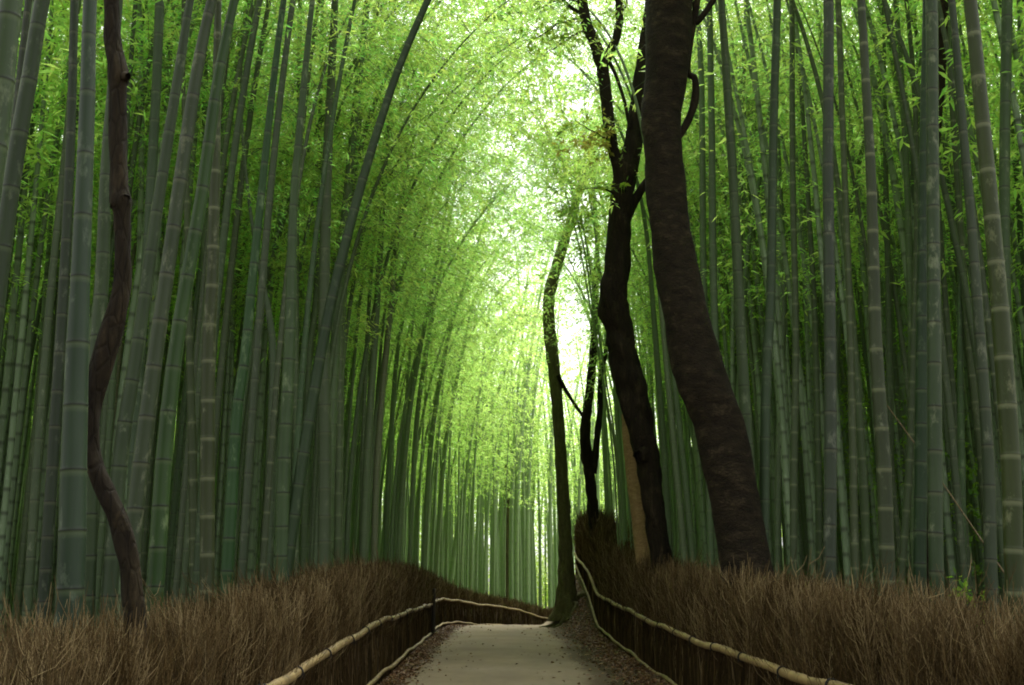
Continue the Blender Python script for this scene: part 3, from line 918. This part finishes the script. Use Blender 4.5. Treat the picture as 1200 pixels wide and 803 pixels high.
    py = base[:, 1, None] + oo[:, 1, None] * (u0[:, None] + lean_o[:, None] * Lz[:, None] * fr) + tt[:, 1, None] * lean_t[:, None] * Lz[:, None] * fr * .8
    pz = zb[:, None] + Lz[:, None] * tn[None]
    pts = np.stack([px, py, pz], -1)
    pts[:, 1:-1] += r2.normal(size=(K, nseg - 2, 3)) * .022
    near = 1 + np.clip((base[:, 1] - 7) / 14, 0, 1.7)       # far twigs gathered into thicker ones
    rad = np.linspace(.0036, .0011, nseg)[None] * (.7 + .6 * r2.random(K))[:, None] * near[:, None]
    tone = np.clip(r2.normal(size=K) * .26 + .33 + .2 * np.sin(ph * 1.7) * np.sin(ph * 4.1) + .12 * np.sin(ph * 13) * np.sin(ph * 5.9 + 1) + (r2.random(K) < .05) * .5, 0, 1)
    v, f = tubes(pts - off0, rad, 3)
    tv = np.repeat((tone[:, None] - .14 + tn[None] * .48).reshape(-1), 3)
    acc.add(v, f, np.repeat(tv[:, None], 3, 1))
    # side shoots in the upper part
    m = 5
    ii = np.repeat(np.arange(K), m); K2 = len(ii)
    t0 = .45 + .5 * r2.random(K2)
    lo = np.minimum((t0 * (nseg - 1)).astype(int), nseg - 2); fr_ = (t0 * (nseg - 1) - lo)[:, None]
    p0 = pts[ii, lo] * (1 - fr_) + pts[ii, lo + 1] * fr_
    dr = nrm(pts[ii, lo + 1] - pts[ii, lo])
    dd = nrm(dr + r2.normal(size=(K2, 3)) * np.array([.55, .55, .25]))
    ln = (.16 + .3 * r2.random(K2)) * (.8 + .5 * (base[ii, 4] - .8))
    ln = np.minimum(ln, np.maximum(.06, (htop[ii] + .12 - p0[:, 2])))
    p1 = p0 + dd * (ln * .5)[:, None]; p2 = p0 + nrm(dd + np.array([0, 0, .35])) * ln[:, None]
    pp = np.stack([p0, p1, p2], 1)
    rr = np.array([.0024, .0019, .0011])[None] * (.8 + .5 * r2.random(K2))[:, None] * near[ii][:, None]
    v, f = tubes(pp - off0, rr, 3)
    tv = np.repeat(np.repeat((tone[ii] + .3)[:, None], 3, 1).reshape(-1), 3)
    acc.add(v, f, np.repeat(tv[:, None], 3, 1))
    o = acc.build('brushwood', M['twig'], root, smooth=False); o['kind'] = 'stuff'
    if post_at is not None:
        k = int(np.argmin(np.abs(cp[:, 1] - post_at)))
        c0 = np.array([cp[k, 0] - out[k, 0] * .11, cp[k, 1] - out[k, 1] * .11, 0]) - off0
        g = float(zg[k])
        pts = np.array([c0 + [0, 0, g - .15], c0 + [0, 0, g + .5], c0 + [.01, 0, g + 1.0], c0 + [.01, 0, g + 1.36], c0 + [.01, 0, g + 1.40], c0 + [.01, 0, g + 1.401]])
        v, f = tubes(pts, np.array([.06, .056, .052, .05, .035, .0]), 10)
        mesh_obj('post', v, f, M['post'], root)
    return root


fence(LF, -1, 'brown brushwood fence with bamboo rails along the left side of the path', 31, post_at=35.3)
fence(RF, 1, 'brown brushwood fence with bamboo rails climbing the bank right of the path', 32)


# ------------------------------------------------------------------ trees
def limb(pts, Y, rg, rough=.05, sides=20, Y2=None, m=10):
    """pts top to bottom (px,py,w) -> smooth knobbly tube from base to top"""
    ys = np.linspace(Y, Y if Y2 is None else Y2, len(pts))
    w3 = np.array([P(a, b, yy) for (a, b, _), yy in zip(pts, ys)])[::-1]
    rr = np.array([w_ * .5 * mpp(p) for (_, _, w_), p in zip(pts[::-1], w3)])
    path = catmull(np.column_stack([w3, rr]), m)
    return path[:, :3], path[:, 3]


def lumpy(path, rad, sides, rg, amp=.06, flare=0):
    v, f = tubes(path, rad, sides)
    n = len(path); v = v.reshape(n, sides, 3)
    a = np.arange(sides) * 2 * np.pi / sides; s_ = arclen(path)
    k = np.zeros((n, sides))
    for _ in range(7):
        k += np.sin(s_[:, None] * rg.uniform(.6, 5) / max(.3, rad.mean() * 2) + rg.uniform(0, 6.28) + np.round(rg.uniform(1, 4)) * a[None]) * amp / 2.6
    for _ in range(10):
        k += np.sin(s_[:, None] * rg.uniform(6, 22) + rg.uniform(0, 6.28) + np.round(rg.uniform(3, 9)) * a[None]) * amp / 7
    if flare:
        fl = np.exp(-s_ / flare)[:, None]
        k += fl * (.35 + .28 * np.cos(a[None] * 5 + rg.uniform(0, 6)) + .15 * np.cos(a[None] * 3))
    v = path[:, None] + (v - path[:, None]) * (1 + k[..., None])
    return v.reshape(-1, 3), f


def ground_ext(path, rad):
    g = float(H(path[0, 0], path[0, 1])) - .15
    if path[0, 2] > g:
        d = nrm(path[0] - path[2]); d[2] = min(d[2], -.6); d = nrm(d)
        n = 6; ln = (path[0, 2] - g) / -d[2]
        ext = np.array([path[0] + d * ln * (1 - j / n) for j in range(n)])
        path = np.vstack([ext, path]); rad = np.concatenate([np.full(n, rad[0]), rad])
    return path, rad


def up_ext(path, rad, ln, rg, to=.3, n=24, drift=None):
    d = nrm(path[-1] - path[-4]); cur = path[-1].copy(); P_ = []; r_ = []
    for j in range(n):
        d = nrm(d + rg.normal(size=3) * .05 + np.array([0, 0, .04]) + (0 if drift is None else np.array(drift)))
        cur = cur + d * ln / n; P_.append(cur.copy()); r_.append(rad[-1] * (1 - (1 - to) * (j + 1) / n))
    return np.vstack([path, P_]), np.concatenate([rad, r_])


def leafy(center_paths, rg, n_per_m, spread, LL=.13, LW=.055, twig_len=.7, lpt=9):
    """broad leaves on short twigs along limbs -> twig verts, leaf verts"""
    TP = []; C = []; D = []; Ls = []
    for pth, k in center_paths:
        s_ = arclen(pth); nt_ = max(3, int(s_[-1] * n_per_m * k))
        b = at_s(pth, s_, rg.random(nt_) * s_[-1])
        d = nrm(rg.normal(size=(nt_, 3)) * np.array([1, 1, .5]) + np.array([0, 0, .15]))
        ln = twig_len * (.5 + rg.random(nt_)) * spread
        mid = b + d * (ln * .5)[:, None]; end = b + d * ln[:, None] + np.array([0, 0, -.15]) * ln[:, None]
        TP.append(np.stack([b, mid, end], 1))
        for q in range(lpt):
            u = (.3 + .75 * rg.random(nt_))[:, None]
            C.append(b * (1 - u) + end * u + rg.normal(size=(nt_, 3)) * .07 * spread)
            D.append(nrm(d + rg.normal(size=(nt_, 3)) * .7 + np.array([0, 0, -.35])))
            Ls.append(LL * (.6 + .7 * rg.random(nt_)))
    TP = np.concatenate(TP)
    tv = tubes(TP, np.tile([.007, .005, .002], (len(TP), 1)), 3)
    ll = np.concatenate(Ls)
    lv = leaves(np.concatenate(C), np.concatenate(D), ll, ll * LW / LL, rg)
    return tv, lv


def wander(p0, d0, ln, rg, n=10, wob=.12, lift=.03):
    d = nrm(np.array(d0, float)); cur = np.array(p0, float); out = [cur.copy()]
    for _ in range(n):
        d = nrm(d + rg.normal(size=3) * wob + np.array([0, 0, lift])); cur = cur + d * ln / n; out.append(cur.copy())
    return np.array(out)


def branch(parent, name, path, r0, r1, mat, base, rg, sides=10, amp=.05):
    path = catmull(path, 4)
    v, f = lumpy(path, np.linspace(r0, r1, len(path)), sides, rg, amp)
    return mesh_obj(name, v - base, f, mat, parent)


rg = np.random.default_rng(11)
# crooked dark trunk on the left
pth, rd = limb([(130,-10,17),(131,30,18),(134,60,20),(139,88,25),(138,105,20),(138,150,20),(140,215,21),(142,238,26),(143,255,20),(144,310,19),(141,350,22),(126,400,27),(116,440,24),(109,475,20),(107,520,18),(112,548,20),(126,580,22),(141,615,24),(151,655,24),(156,700,24),(158,730,24)], 8.0, rg)
pth, rd = ground_ext(pth, rd); base = pth[0].copy()
t = empty('crooked_tree', tuple(base)); tag(t, 'crooked dark brown trunk with knots in front of the thick bamboos on the left', 'tree')
pth, rd = up_ext(pth, rd, 7, rg)
v, f = lumpy(pth, rd, 22, rg, .07, flare=.25); trk = mesh_obj('trunk', v - base, f, M['bark'], t)
cps = []
for j in range(9):
    s0 = pth[-1 - j * 2]; a_ = rg.random() * 6.28
    w_ = wander(s0, (math.cos(a_), math.sin(a_), .6), 2.2 + rg.random(), rg); branch(t, 'branch', w_, .035, .008, M['bark'], base, rg, 7); cps.append((w_, 1))
tv, lv = leafy(cps, rg, 9, 1)
mesh_obj('foliage', lv[0] - base, lv[1], M['broad'], t, smooth=False)
for (a_, b_, w_) in ((150, 90, 7), (133, 242, 6), (148, 232, 6)):
    k0 = P(a_, b_, 7.93)
    cen = P(139 if b_ < 100 else 141, b_, 8.0)
    pp = np.array([cen, cen * .4 + k0 * .6, k0]); branch(trk, 'knot', pp, .055, .03, M['bark'], base, rg, 8, .1)

# thickest trunk right of the path
YT = 15.8
pth, rd = limb([(786,-10,56),(784,0,55),(784,50,54),(780,100,49),(775,135,46),(776,165,45),(778,200,45),(783,250,46),(790,300,49),(800,350,52),(810,400,57),(824,450,60),(843,500,59),(854,551,58),(863,600,57),(870,640,57),(875,680,60)], YT, rg)
pth, rd = ground_ext(pth, rd); base = pth[0].copy()
t = empty('leaning_tree', tuple(base)); tag(t, 'thickest dark trunk, leaning left behind the right fence', 'tree')
pth0 = pth
pth, rd = up_ext(pth, rd, 8, rg, .35)
v, f = lumpy(pth, rd, 36, rg, .035, flare=.7); mesh_obj('trunk', v - base, f, M['bark_ring'], t)
b1, r1_ = limb([(822,-30,9),(806,75,7),(814,92,8),(815,112,9),(810,132,9),(802,150,9),(792,165,9)], YT, rg)
v, f = lumpy(b1, r1_, 12, rg, .06); mesh_obj('branch', v - base, f, M['bark'], t)
b2, r2_ = limb([(845,-14,7),(828,12,7),(818,24,8),(800,34,9)], YT, rg)
v, f = lumpy(b2, r2_, 12, rg, .06); mesh_obj('branch', v - base, f, M['bark'], t)
cps = []
for j in range(12):
    s0 = pth[-1 - j * 2]; a_ = rg.random() * 6.28
    w_ = wander(s0, (math.cos(a_), math.sin(a_), .7), 3.5 + rg.random() * 2, rg, wob=.16); branch(t, 'branch', w_, .09, .012, M['bark'], base, rg, 8); cps.append((w_, 1))
tv, lv = leafy(cps, rg, 12, 1.4)
mesh_obj('twigs', tv[0] - base, tv[1], M['twigm'], t); mesh_obj('foliage', lv[0] - base, lv[1], M['broad'], t, smooth=False)

# forked dark tree
YF = 24
pth, rd = limb([(764,-10,13),(760,20,13),(753,70,14),(748,100,15),(747,130,18),(743,165,22),(735,195,27),(730,220,27),(727,250,27),(725,285,28),(723,320,30),(718,345,34),(719,362,35),(726,390,32),(731,420,34),(740,455,36),(750,500,32),(757,530,29),(761,551,26),(767,601,25),(774,651,25),(778,672,28)], YF, rg)
pth, rd = ground_ext(pth, rd); base = pth[0].copy()
t = empty('forked_tree', tuple(base)); tag(t, 'dark forked tree between the cut tan trunk and the thickest trunk', 'tree')
pth, rd = up_ext(pth, rd, 6, rg, .35)
v, f = lumpy(pth, rd, 28, rg, .07, flare=.5); trk = mesh_obj('trunk', v - base, f, M['bark'], t)
cps = []
for ps, yd in (([(681,-12,12),(683,5,12),(688,30,13),(697,50,14),(704,72,15),(709,100,14),(712,130,14),(717,165,13),(724,200,13),(728,225,16)], YF - .15),
               ([(724,-12,8),(726,20,9),(722,45,10),(714,62,11),(706,80,11)], YF - .15),
               ([(792,170,8),(765,205,10),(752,222,10),(741,240,12),(733,255,14)], YF + .1),
               ([(738,150,4),(732,120,4),(723,92,4),(712,68,5)], YF - .2),
               ([(620,-40,3),(655,-5,4),(668,8,4),(684,18,6)], YF - .1)):
    q, r_ = limb(ps, yd, rg); v, f = lumpy(q, r_, 14, rg, .06); mesh_obj('branch', v - base, f, M['bark'], t)
k0 = P(748, 535, YF - .25); branch(trk, 'knot', np.array([P(756, 530, YF), P(751, 534, YF - .2), k0]), .22, .13, M['bark'], base, rg, 12, .12)
for (a_, b_, dx, dz, ln) in ((684, 20, -1, -.1, 2.2), (682, 5, -1, .3, 2.6), (690, 35, -.8, -.3, 1.6), (726, 15, .4, .3, 1.6), (684, -20, -1, .2, 3), (700, -30, -.6, -.1, 2.4), (716, 165, -.8, .1, 1.0), (727, 228, -.6, .1, 1.0), (640, -40, -1, -.5, 2.2)):
    w_ = wander(P(a_, b_, YF - .15), (dx, -.3 + .6 * rg.random(), dz), ln, rg, wob=.18, lift=-.02); branch(t, 'branch', w_, .03, .006, M['bark'], base, rg, 6); cps.append((w_, 1))
tv, lv = leafy(cps, rg, 8, .7, LL=.17, LW=.07)
mesh_obj('twigs', tv[0] - base, tv[1], M['twigm'], t); mesh_obj('foliage', lv[0] - base, lv[1], M['broad'], t, smooth=False)
cps = []
for j in range(8):
    a_ = rg.random() * 6.28; w_ = wander(pth[-1 - j * 2], (math.cos(a_), math.sin(a_), .5), 3, rg); branch(t, 'branch', w_, .06, .01, M['bark'], base, rg, 7); cps.append((w_, 1))
tv, lv = leafy(cps, rg, 10, 1.3); mesh_obj('foliage', lv[0] - base, lv[1], M['broad'], t, smooth=False)
cps = [(wander(P(713, 150, YF - .4), (-.5, 0, -.3), .9, rg), 2), (wander(P(712, 168, YF - .4), (-.8, 0, -.2), .9, rg), 2)]
tv, lv = leafy(cps, rg, 11, .5, LL=.13); mesh_obj('yellow_foliage', lv[0] - base, lv[1], M['yleaf'], t, smooth=False)

# cut tan trunk
pth, rd = limb([(736,485,15),(738,520,16),(742,555,17),(748,600,18),(755,660,19)], 26.5, rg)
pth, rd = ground_ext(pth, rd); base = pth[0].copy()
t = empty('cut_trunk', tuple(base)); tag(t, 'pale tan trunk cut off at mid height, left of the dark forked tree', 'tree stump')
pc_ = np.vstack([pth, pth[-1] + (pth[-1] - pth[-2]) * .02, pth[-1] + (pth[-1] - pth[-2]) * .03]); rc_ = np.concatenate([rd, [rd[-1] * .9, 0]])
v, f = lumpy(pc_, rc_, 22, rg, .03, flare=.4); mesh_obj('trunk', v - base, f, M['bark_tan'], t)

# thin dark double trunk
YD = 38.5
pth, rd = limb([(700,290,6),(698,340,8),(696,400,9),(692,450,10),(686,500,12),(687,530,13),(692,566,13),(696,611,13)], YD, rg)
pth, rd = ground_ext(pth, rd); base = pth[0].copy()
t = empty('thin_tree', tuple(base)); tag(t, 'thin dark double trunk on the bank, right of the mossy path side tree', 'tree')
pth, rd = up_ext(pth, rd, 5, rg, .3)
v, f = lumpy(pth, rd, 16, rg, .08, flare=.3); mesh_obj('trunk', v - base, f, M['bark'], t)
q, r_ = limb([(716,330,3),(712,400,5),(704,440,6),(703,480,7),(699,520,8),(695,555,9)], YD, rg); v, f = lumpy(q, r_, 10, rg, .08); mesh_obj('branch', v - base, f, M['bark'], t)
cps = []
for j in range(8):
    a_ = rg.random() * 6.28; w_ = wander(pth[-1 - j * 2], (math.cos(a_), math.sin(a_), .4), 2.2, rg); branch(t, 'branch', w_, .03, .008, M['bark'], base, rg, 6); cps.append((w_, 1))
tv, lv = leafy(cps, rg, 9, 1.1, LL=.16, LW=.07); mesh_obj('twigs', tv[0] - base, tv[1], M['twigm'], t); mesh_obj('foliage', lv[0] - base, lv[1], M['broad'], t, smooth=False)

# mossy tree at the path side with spreading roots
YM = 41
pth, rd = limb([(668,262,11),(660,287,12),(651,318,13),(644,345,14),(643,375,14),(646,405,15),(651,450,14),(655,500,14),(658,550,14),(661,600,15),(663,651,17),(664,690,22),(665,722,30)], YM, rg)
pth, rd = ground_ext(pth, rd); base = pth[0].copy()
t = empty('mossy_tree', tuple(base)); tag(t, 'tall slim mossy tree with spreading roots where the path meets the right bank', 'tree')
pth, rd = up_ext(pth, rd, 4, rg, .35, drift=(.02, 0, 0))
v, f = lumpy(pth, rd, 22, rg, .06, flare=.5); mesh_obj('trunk', v - base, f, M['bark_moss'], t)
for a_, ln in ((3.3, 1.0), (2.7, .8), (4.2, .9), (5.0, .9), (5.8, 1.1), (.4, 1.2)):
    b0 = base + np.array([math.cos(a_) * .25, math.sin(a_) * .25, .45]); rp = []
    for j in range(7):
        u = j / 6; x_ = base[0] + math.cos(a_ + .3 * math.sin(j)) * (.25 + ln * u); y_ = base[1] + math.sin(a_ + .3 * math.sin(j)) * (.25 + ln * u)
        rp.append((x_, y_, float(H(x_, y_)) + .30 * (1 - u) ** 2.2 - .02))
    branch(t, 'root', np.array(rp), .11, .03, M['bark_moss'], base, rg, 8, .1)
q, r_ = limb([(652,210,2),(660,240,3),(655,300,3)], YM, rg)
q2, r2_ = limb([(690,505,3),(683,488,4),(672,472,4),(660,452,5),(654,440,6)], YM - .2, rg); v, f = lumpy(q2, r2_, 8, rg, .06); mesh_obj('branch', v - base, f, M['bark'], t)
cps = []
for j in range(10):
    a_ = rg.random() * 6.28; w_ = wander(pth[-1 - j * 2], (math.cos(a_), math.sin(a_), .35), 2.4, rg, wob=.2); branch(t, 'branch', w_, .035, .008, M['bark_moss'], base, rg, 6); cps.append((w_, 1))
tv, lv = leafy(cps, rg, 8, 1.1, LL=.15, LW=.05); mesh_obj('twigs', tv[0] - base, tv[1], M['twigm'], t); mesh_obj('foliage', lv[0] - base, lv[1], M['bleaf'], t, smooth=False)

# far tree beyond the bend
YK = 74
pth, rd = limb([(597,470,5),(596,510,6),(595,560,8),(594,620,9),(593,690,10)], YK, rg)
pth, rd = ground_ext(pth, rd); base = pth[0].copy()
t = empty('far_tree', tuple(base)); tag(t, 'single dark tree with clumped crown beyond the bend, above the far fence', 'tree')
v, f = lumpy(pth, rd, 12, rg, .06); mesh_obj('trunk', v - base, f, M['bark_moss'], t)
cps = []
for j in range(15):
    s0 = P(596, 470 + 70 * (j / 15), YK); a_ = j * 2.4
    w_ = wander(s0, (math.cos(a_), math.sin(a_), .12), 1.4 + 1.2 * rg.random(), rg); branch(t, 'branch', w_, .05, .01, M['bark'], base, rg, 6); cps.append((w_, 1))
tv, lv = leafy(cps, rg, 11, 1.0, LL=.26, LW=.12); mesh_obj('foliage', lv[0] - base, lv[1], M['broad'], t, smooth=False)

# slender leafy tree: a fan of thin stems left of the forked tree
YS = 33
base = P(735, 640, YS); base[2] = float(H(base[0], base[1])) - .05
t = empty('slender_tree', tuple(base)); tag(t, 'fan of thin leafy stems arching left over the path beside the forked tree', 'tree')
cps = []
for ps in ([(612,78,1.2),(640,150,1.6),(665,205,1.9),(673,240,2),(686,300,2.2),(692,340,2.4),(704,430,2.2),(722,540,2.2),(729,690,2.2)],
           [(655,160,1.2),(668,215,1.6),(682,260,1.8),(692,320,2),(703,400,2.2),(724,540,2.1),(734,690,2.2)],
           [(705,160,1.2),(699,200,1.6),(695,240,1.8),(699,285,2),(707,340,2.2),(730,500,2.1),(743,690,2.2)],
           [(600,150,1.2),(640,175,1.6),(662,225,1.8),(679,290,2),(690,350,2.2),(717,520,2.1),(727,690,2.2)],
           [(630,60,1.2),(655,120,1.6),(682,190,1.8),(697,270,2),(706,350,2.2),(732,520,2.1),(748,690,2.2)],
           [(590,110,1.2),(622,130,1.4),(645,165,1.5),(662,200,1.9)]):
    q, r_ = limb(ps, YS + rg.normal() * .3, rg); v, f = tubes(q, r_, 7)
    mesh_obj('stem', v - base, f, M['olive'], t)
    cps.append((q[int(len(q) * .48):], 1)); cps.append((q[int(len(q) * .7):], 1.4))
tv, lv = leafy(cps, rg, 8, .85, LL=.17, LW=.065, lpt=9)
mesh_obj('twigs', tv[0] - base, tv[1], M['twigm'], t); mesh_obj('foliage', lv[0] - base, lv[1], M['broad'], t, smooth=False)

# dark trunk glimpsed behind the upright pair on the right
pth, rd = limb([(1106,-10,12),(1104,40,12),(1102,100,11),(1098,150,10),(1092,260,11),(1090,400,12),(1090,690,14)], 17, rg)
pth, rd = ground_ext(pth, rd); base = pth[0].copy()
t = empty('hidden_tree', tuple(base)); tag(t, 'dark brown trunk glimpsed behind the pair of thick upright bamboos', 'tree')
pth, rd = up_ext(pth, rd, 5, rg, .3)
v, f = lumpy(pth, rd, 14, rg, .06); mesh_obj('trunk', v - base, f, M['bark'], t)

# leafy saplings inside the right stand
for (a_, hpx, Yd, lab) in ((945, 345, 25, 'leafy sapling inside the right stand, left of the thick straight grey bamboo'),
                           (1052, 375, 23, 'leafy sapling inside the right stand, left of the pair of thick upright bamboos'),
                           (1012, 425, 27, 'lower leafy sapling inside the right stand, behind the curving olive bamboo'),
                           (1140, 520, 20, 'short leafy sapling low in the right stand near the right edge'),
                           (935, 655, 17, 'small green shoots peeking over the right fence beside the thickest trunk'),
                           (1140, 660, 13.5, 'small green shoots peeking over the right fence near the right edge')):
    top_ = P(a_, hpx, Yd); bs = np.array([top_[0], top_[1], float(H(top_[0], top_[1])) - .05])
    t = empty('sapling', tuple(bs)); tag(t, lab, 'sapling')
    A_ = Acc(); cps = []
    nst = 4 if top_[2] > 2.5 else 3
    for j in range(nst):
        a2 = rg.random() * 6.28; ln = (top_[2] - bs[2]) * (.75 + .3 * rg.random())
        q = wander(bs, (math.cos(a2) * .12, math.sin(a2) * .12, 1), ln, rg, n=9, wob=.05); q = catmull(q, 3)
        A_.add(*tubes(q, np.linspace(.02, .005, len(q)), 6)); cps.append((q[len(q) // 2:], 1))
    A_.build('stems', M['bark'], t)
    tv, lv = leafy(cps, rg, 9, .8 if top_[2] > 2.5 else .3, LL=.12, LW=.05)
    mesh_obj('foliage', lv[0] - bs, lv[1], M['broad'], t, smooth=False)

# slanting dead canes caught among the stems
for (a0, b0, a1, b1, Yd, w_, lab) in ((1090, 545, 1150, 628, 13.5, 3, 'thin dead cane slanting down to the right behind the right fence'),):
    p1 = P(a0, b0, Yd + .3); p0 = P(a1, b1, Yd - .1); dr = p0 - p1
    g = float(H(p0[0], p0[1])); p0 = p1 + dr * ((p1[2] - g) / -dr[2])
    t = empty('dead_cane', tuple(p0)); tag(t, lab, 'cane')
    q = catmull(np.array([p0, p0 * .5 + p1 * .5 + rg.normal(size=3) * .03, p1, p1 + (p1 - p0) * .25]), 8)
    v, f, tt, _ = culm_mesh(q - p0, np.linspace(w_ * .5 * mpp(p0), w_ * .22 * mpp(p0), len(q)), 7, spacing=.3, gap=.008, rg=rg)
    mesh_obj('stem', v, f, M['tan'], t, tint=tt)

# ------------------------------------------------------------------ fallen leaves
r2 = np.random.default_rng(55)
n = 34000
y = 4 + 50 * r2.random(n) ** 1.15
sd = r2.random(n) < .5
e = np.abs(r2.normal(size=n))
x = np.where(sd, 2.85 - e * .42, -2.15 + e * .22)
extra = r2.random(n) < .022
x = np.where(extra, -.1 + np.sign(r2.normal(size=n)) * 1.9 * r2.random(n) ** .45, x)
ok = (x > -2.2) & (x < 3.0)
x = x[ok]; y = y[ok]; n = len(x)
z = H(x, y) + .014 + .045 * np.clip(1 - ((x + .1) / 1.85) ** 2, 0, 1) + .012 * r2.random(n)
d = nrm(np.stack([r2.normal(size=n), r2.normal(size=n), .25 * r2.normal(size=n)], -1))
ll = .045 + .06 * r2.random(n)
v, f = leaves(np.stack([x, y, z], -1), d, ll, ll * (.3 + .25 * r2.random(n)), r2)
# lying flat: keep the cross width level
o = mesh_obj('leaf_litter', v, f, M['dryleaf'], smooth=False)
tag(o, 'brown fallen bamboo leaves gathered along both edges of the path', 'leaf litter', kind='stuff')

# leaves on the grove floor
n = 26000
x = (r2.random(n) * 2 - 1) * 16; y = 5 + 45 * r2.random(n)
ok = ((x < -2.8) | (x > 3.6)) & (np.abs(x) < .5 * y + 2); x = x[ok]; y = y[ok]; n = len(x)
d = nrm(np.stack([r2.normal(size=n), r2.normal(size=n), .3 * r2.normal(size=n)], -1)); ll = .08 + .09 * r2.random(n)
v, f = leaves(np.stack([x, y, H(x, y) + .01 + .03 * r2.random(n)], -1), d, ll, ll * .3, r2)
tag(mesh_obj('grove_litter', v, f, M['dryleaf'], smooth=False), 'dry leaves covering the floor of the bamboo grove behind the fences', 'leaf litter', kind='stuff')

for o in bpy.data.objects:
    if o.name.split('.')[0] == 'twigs': o['kind'] = 'stuff'
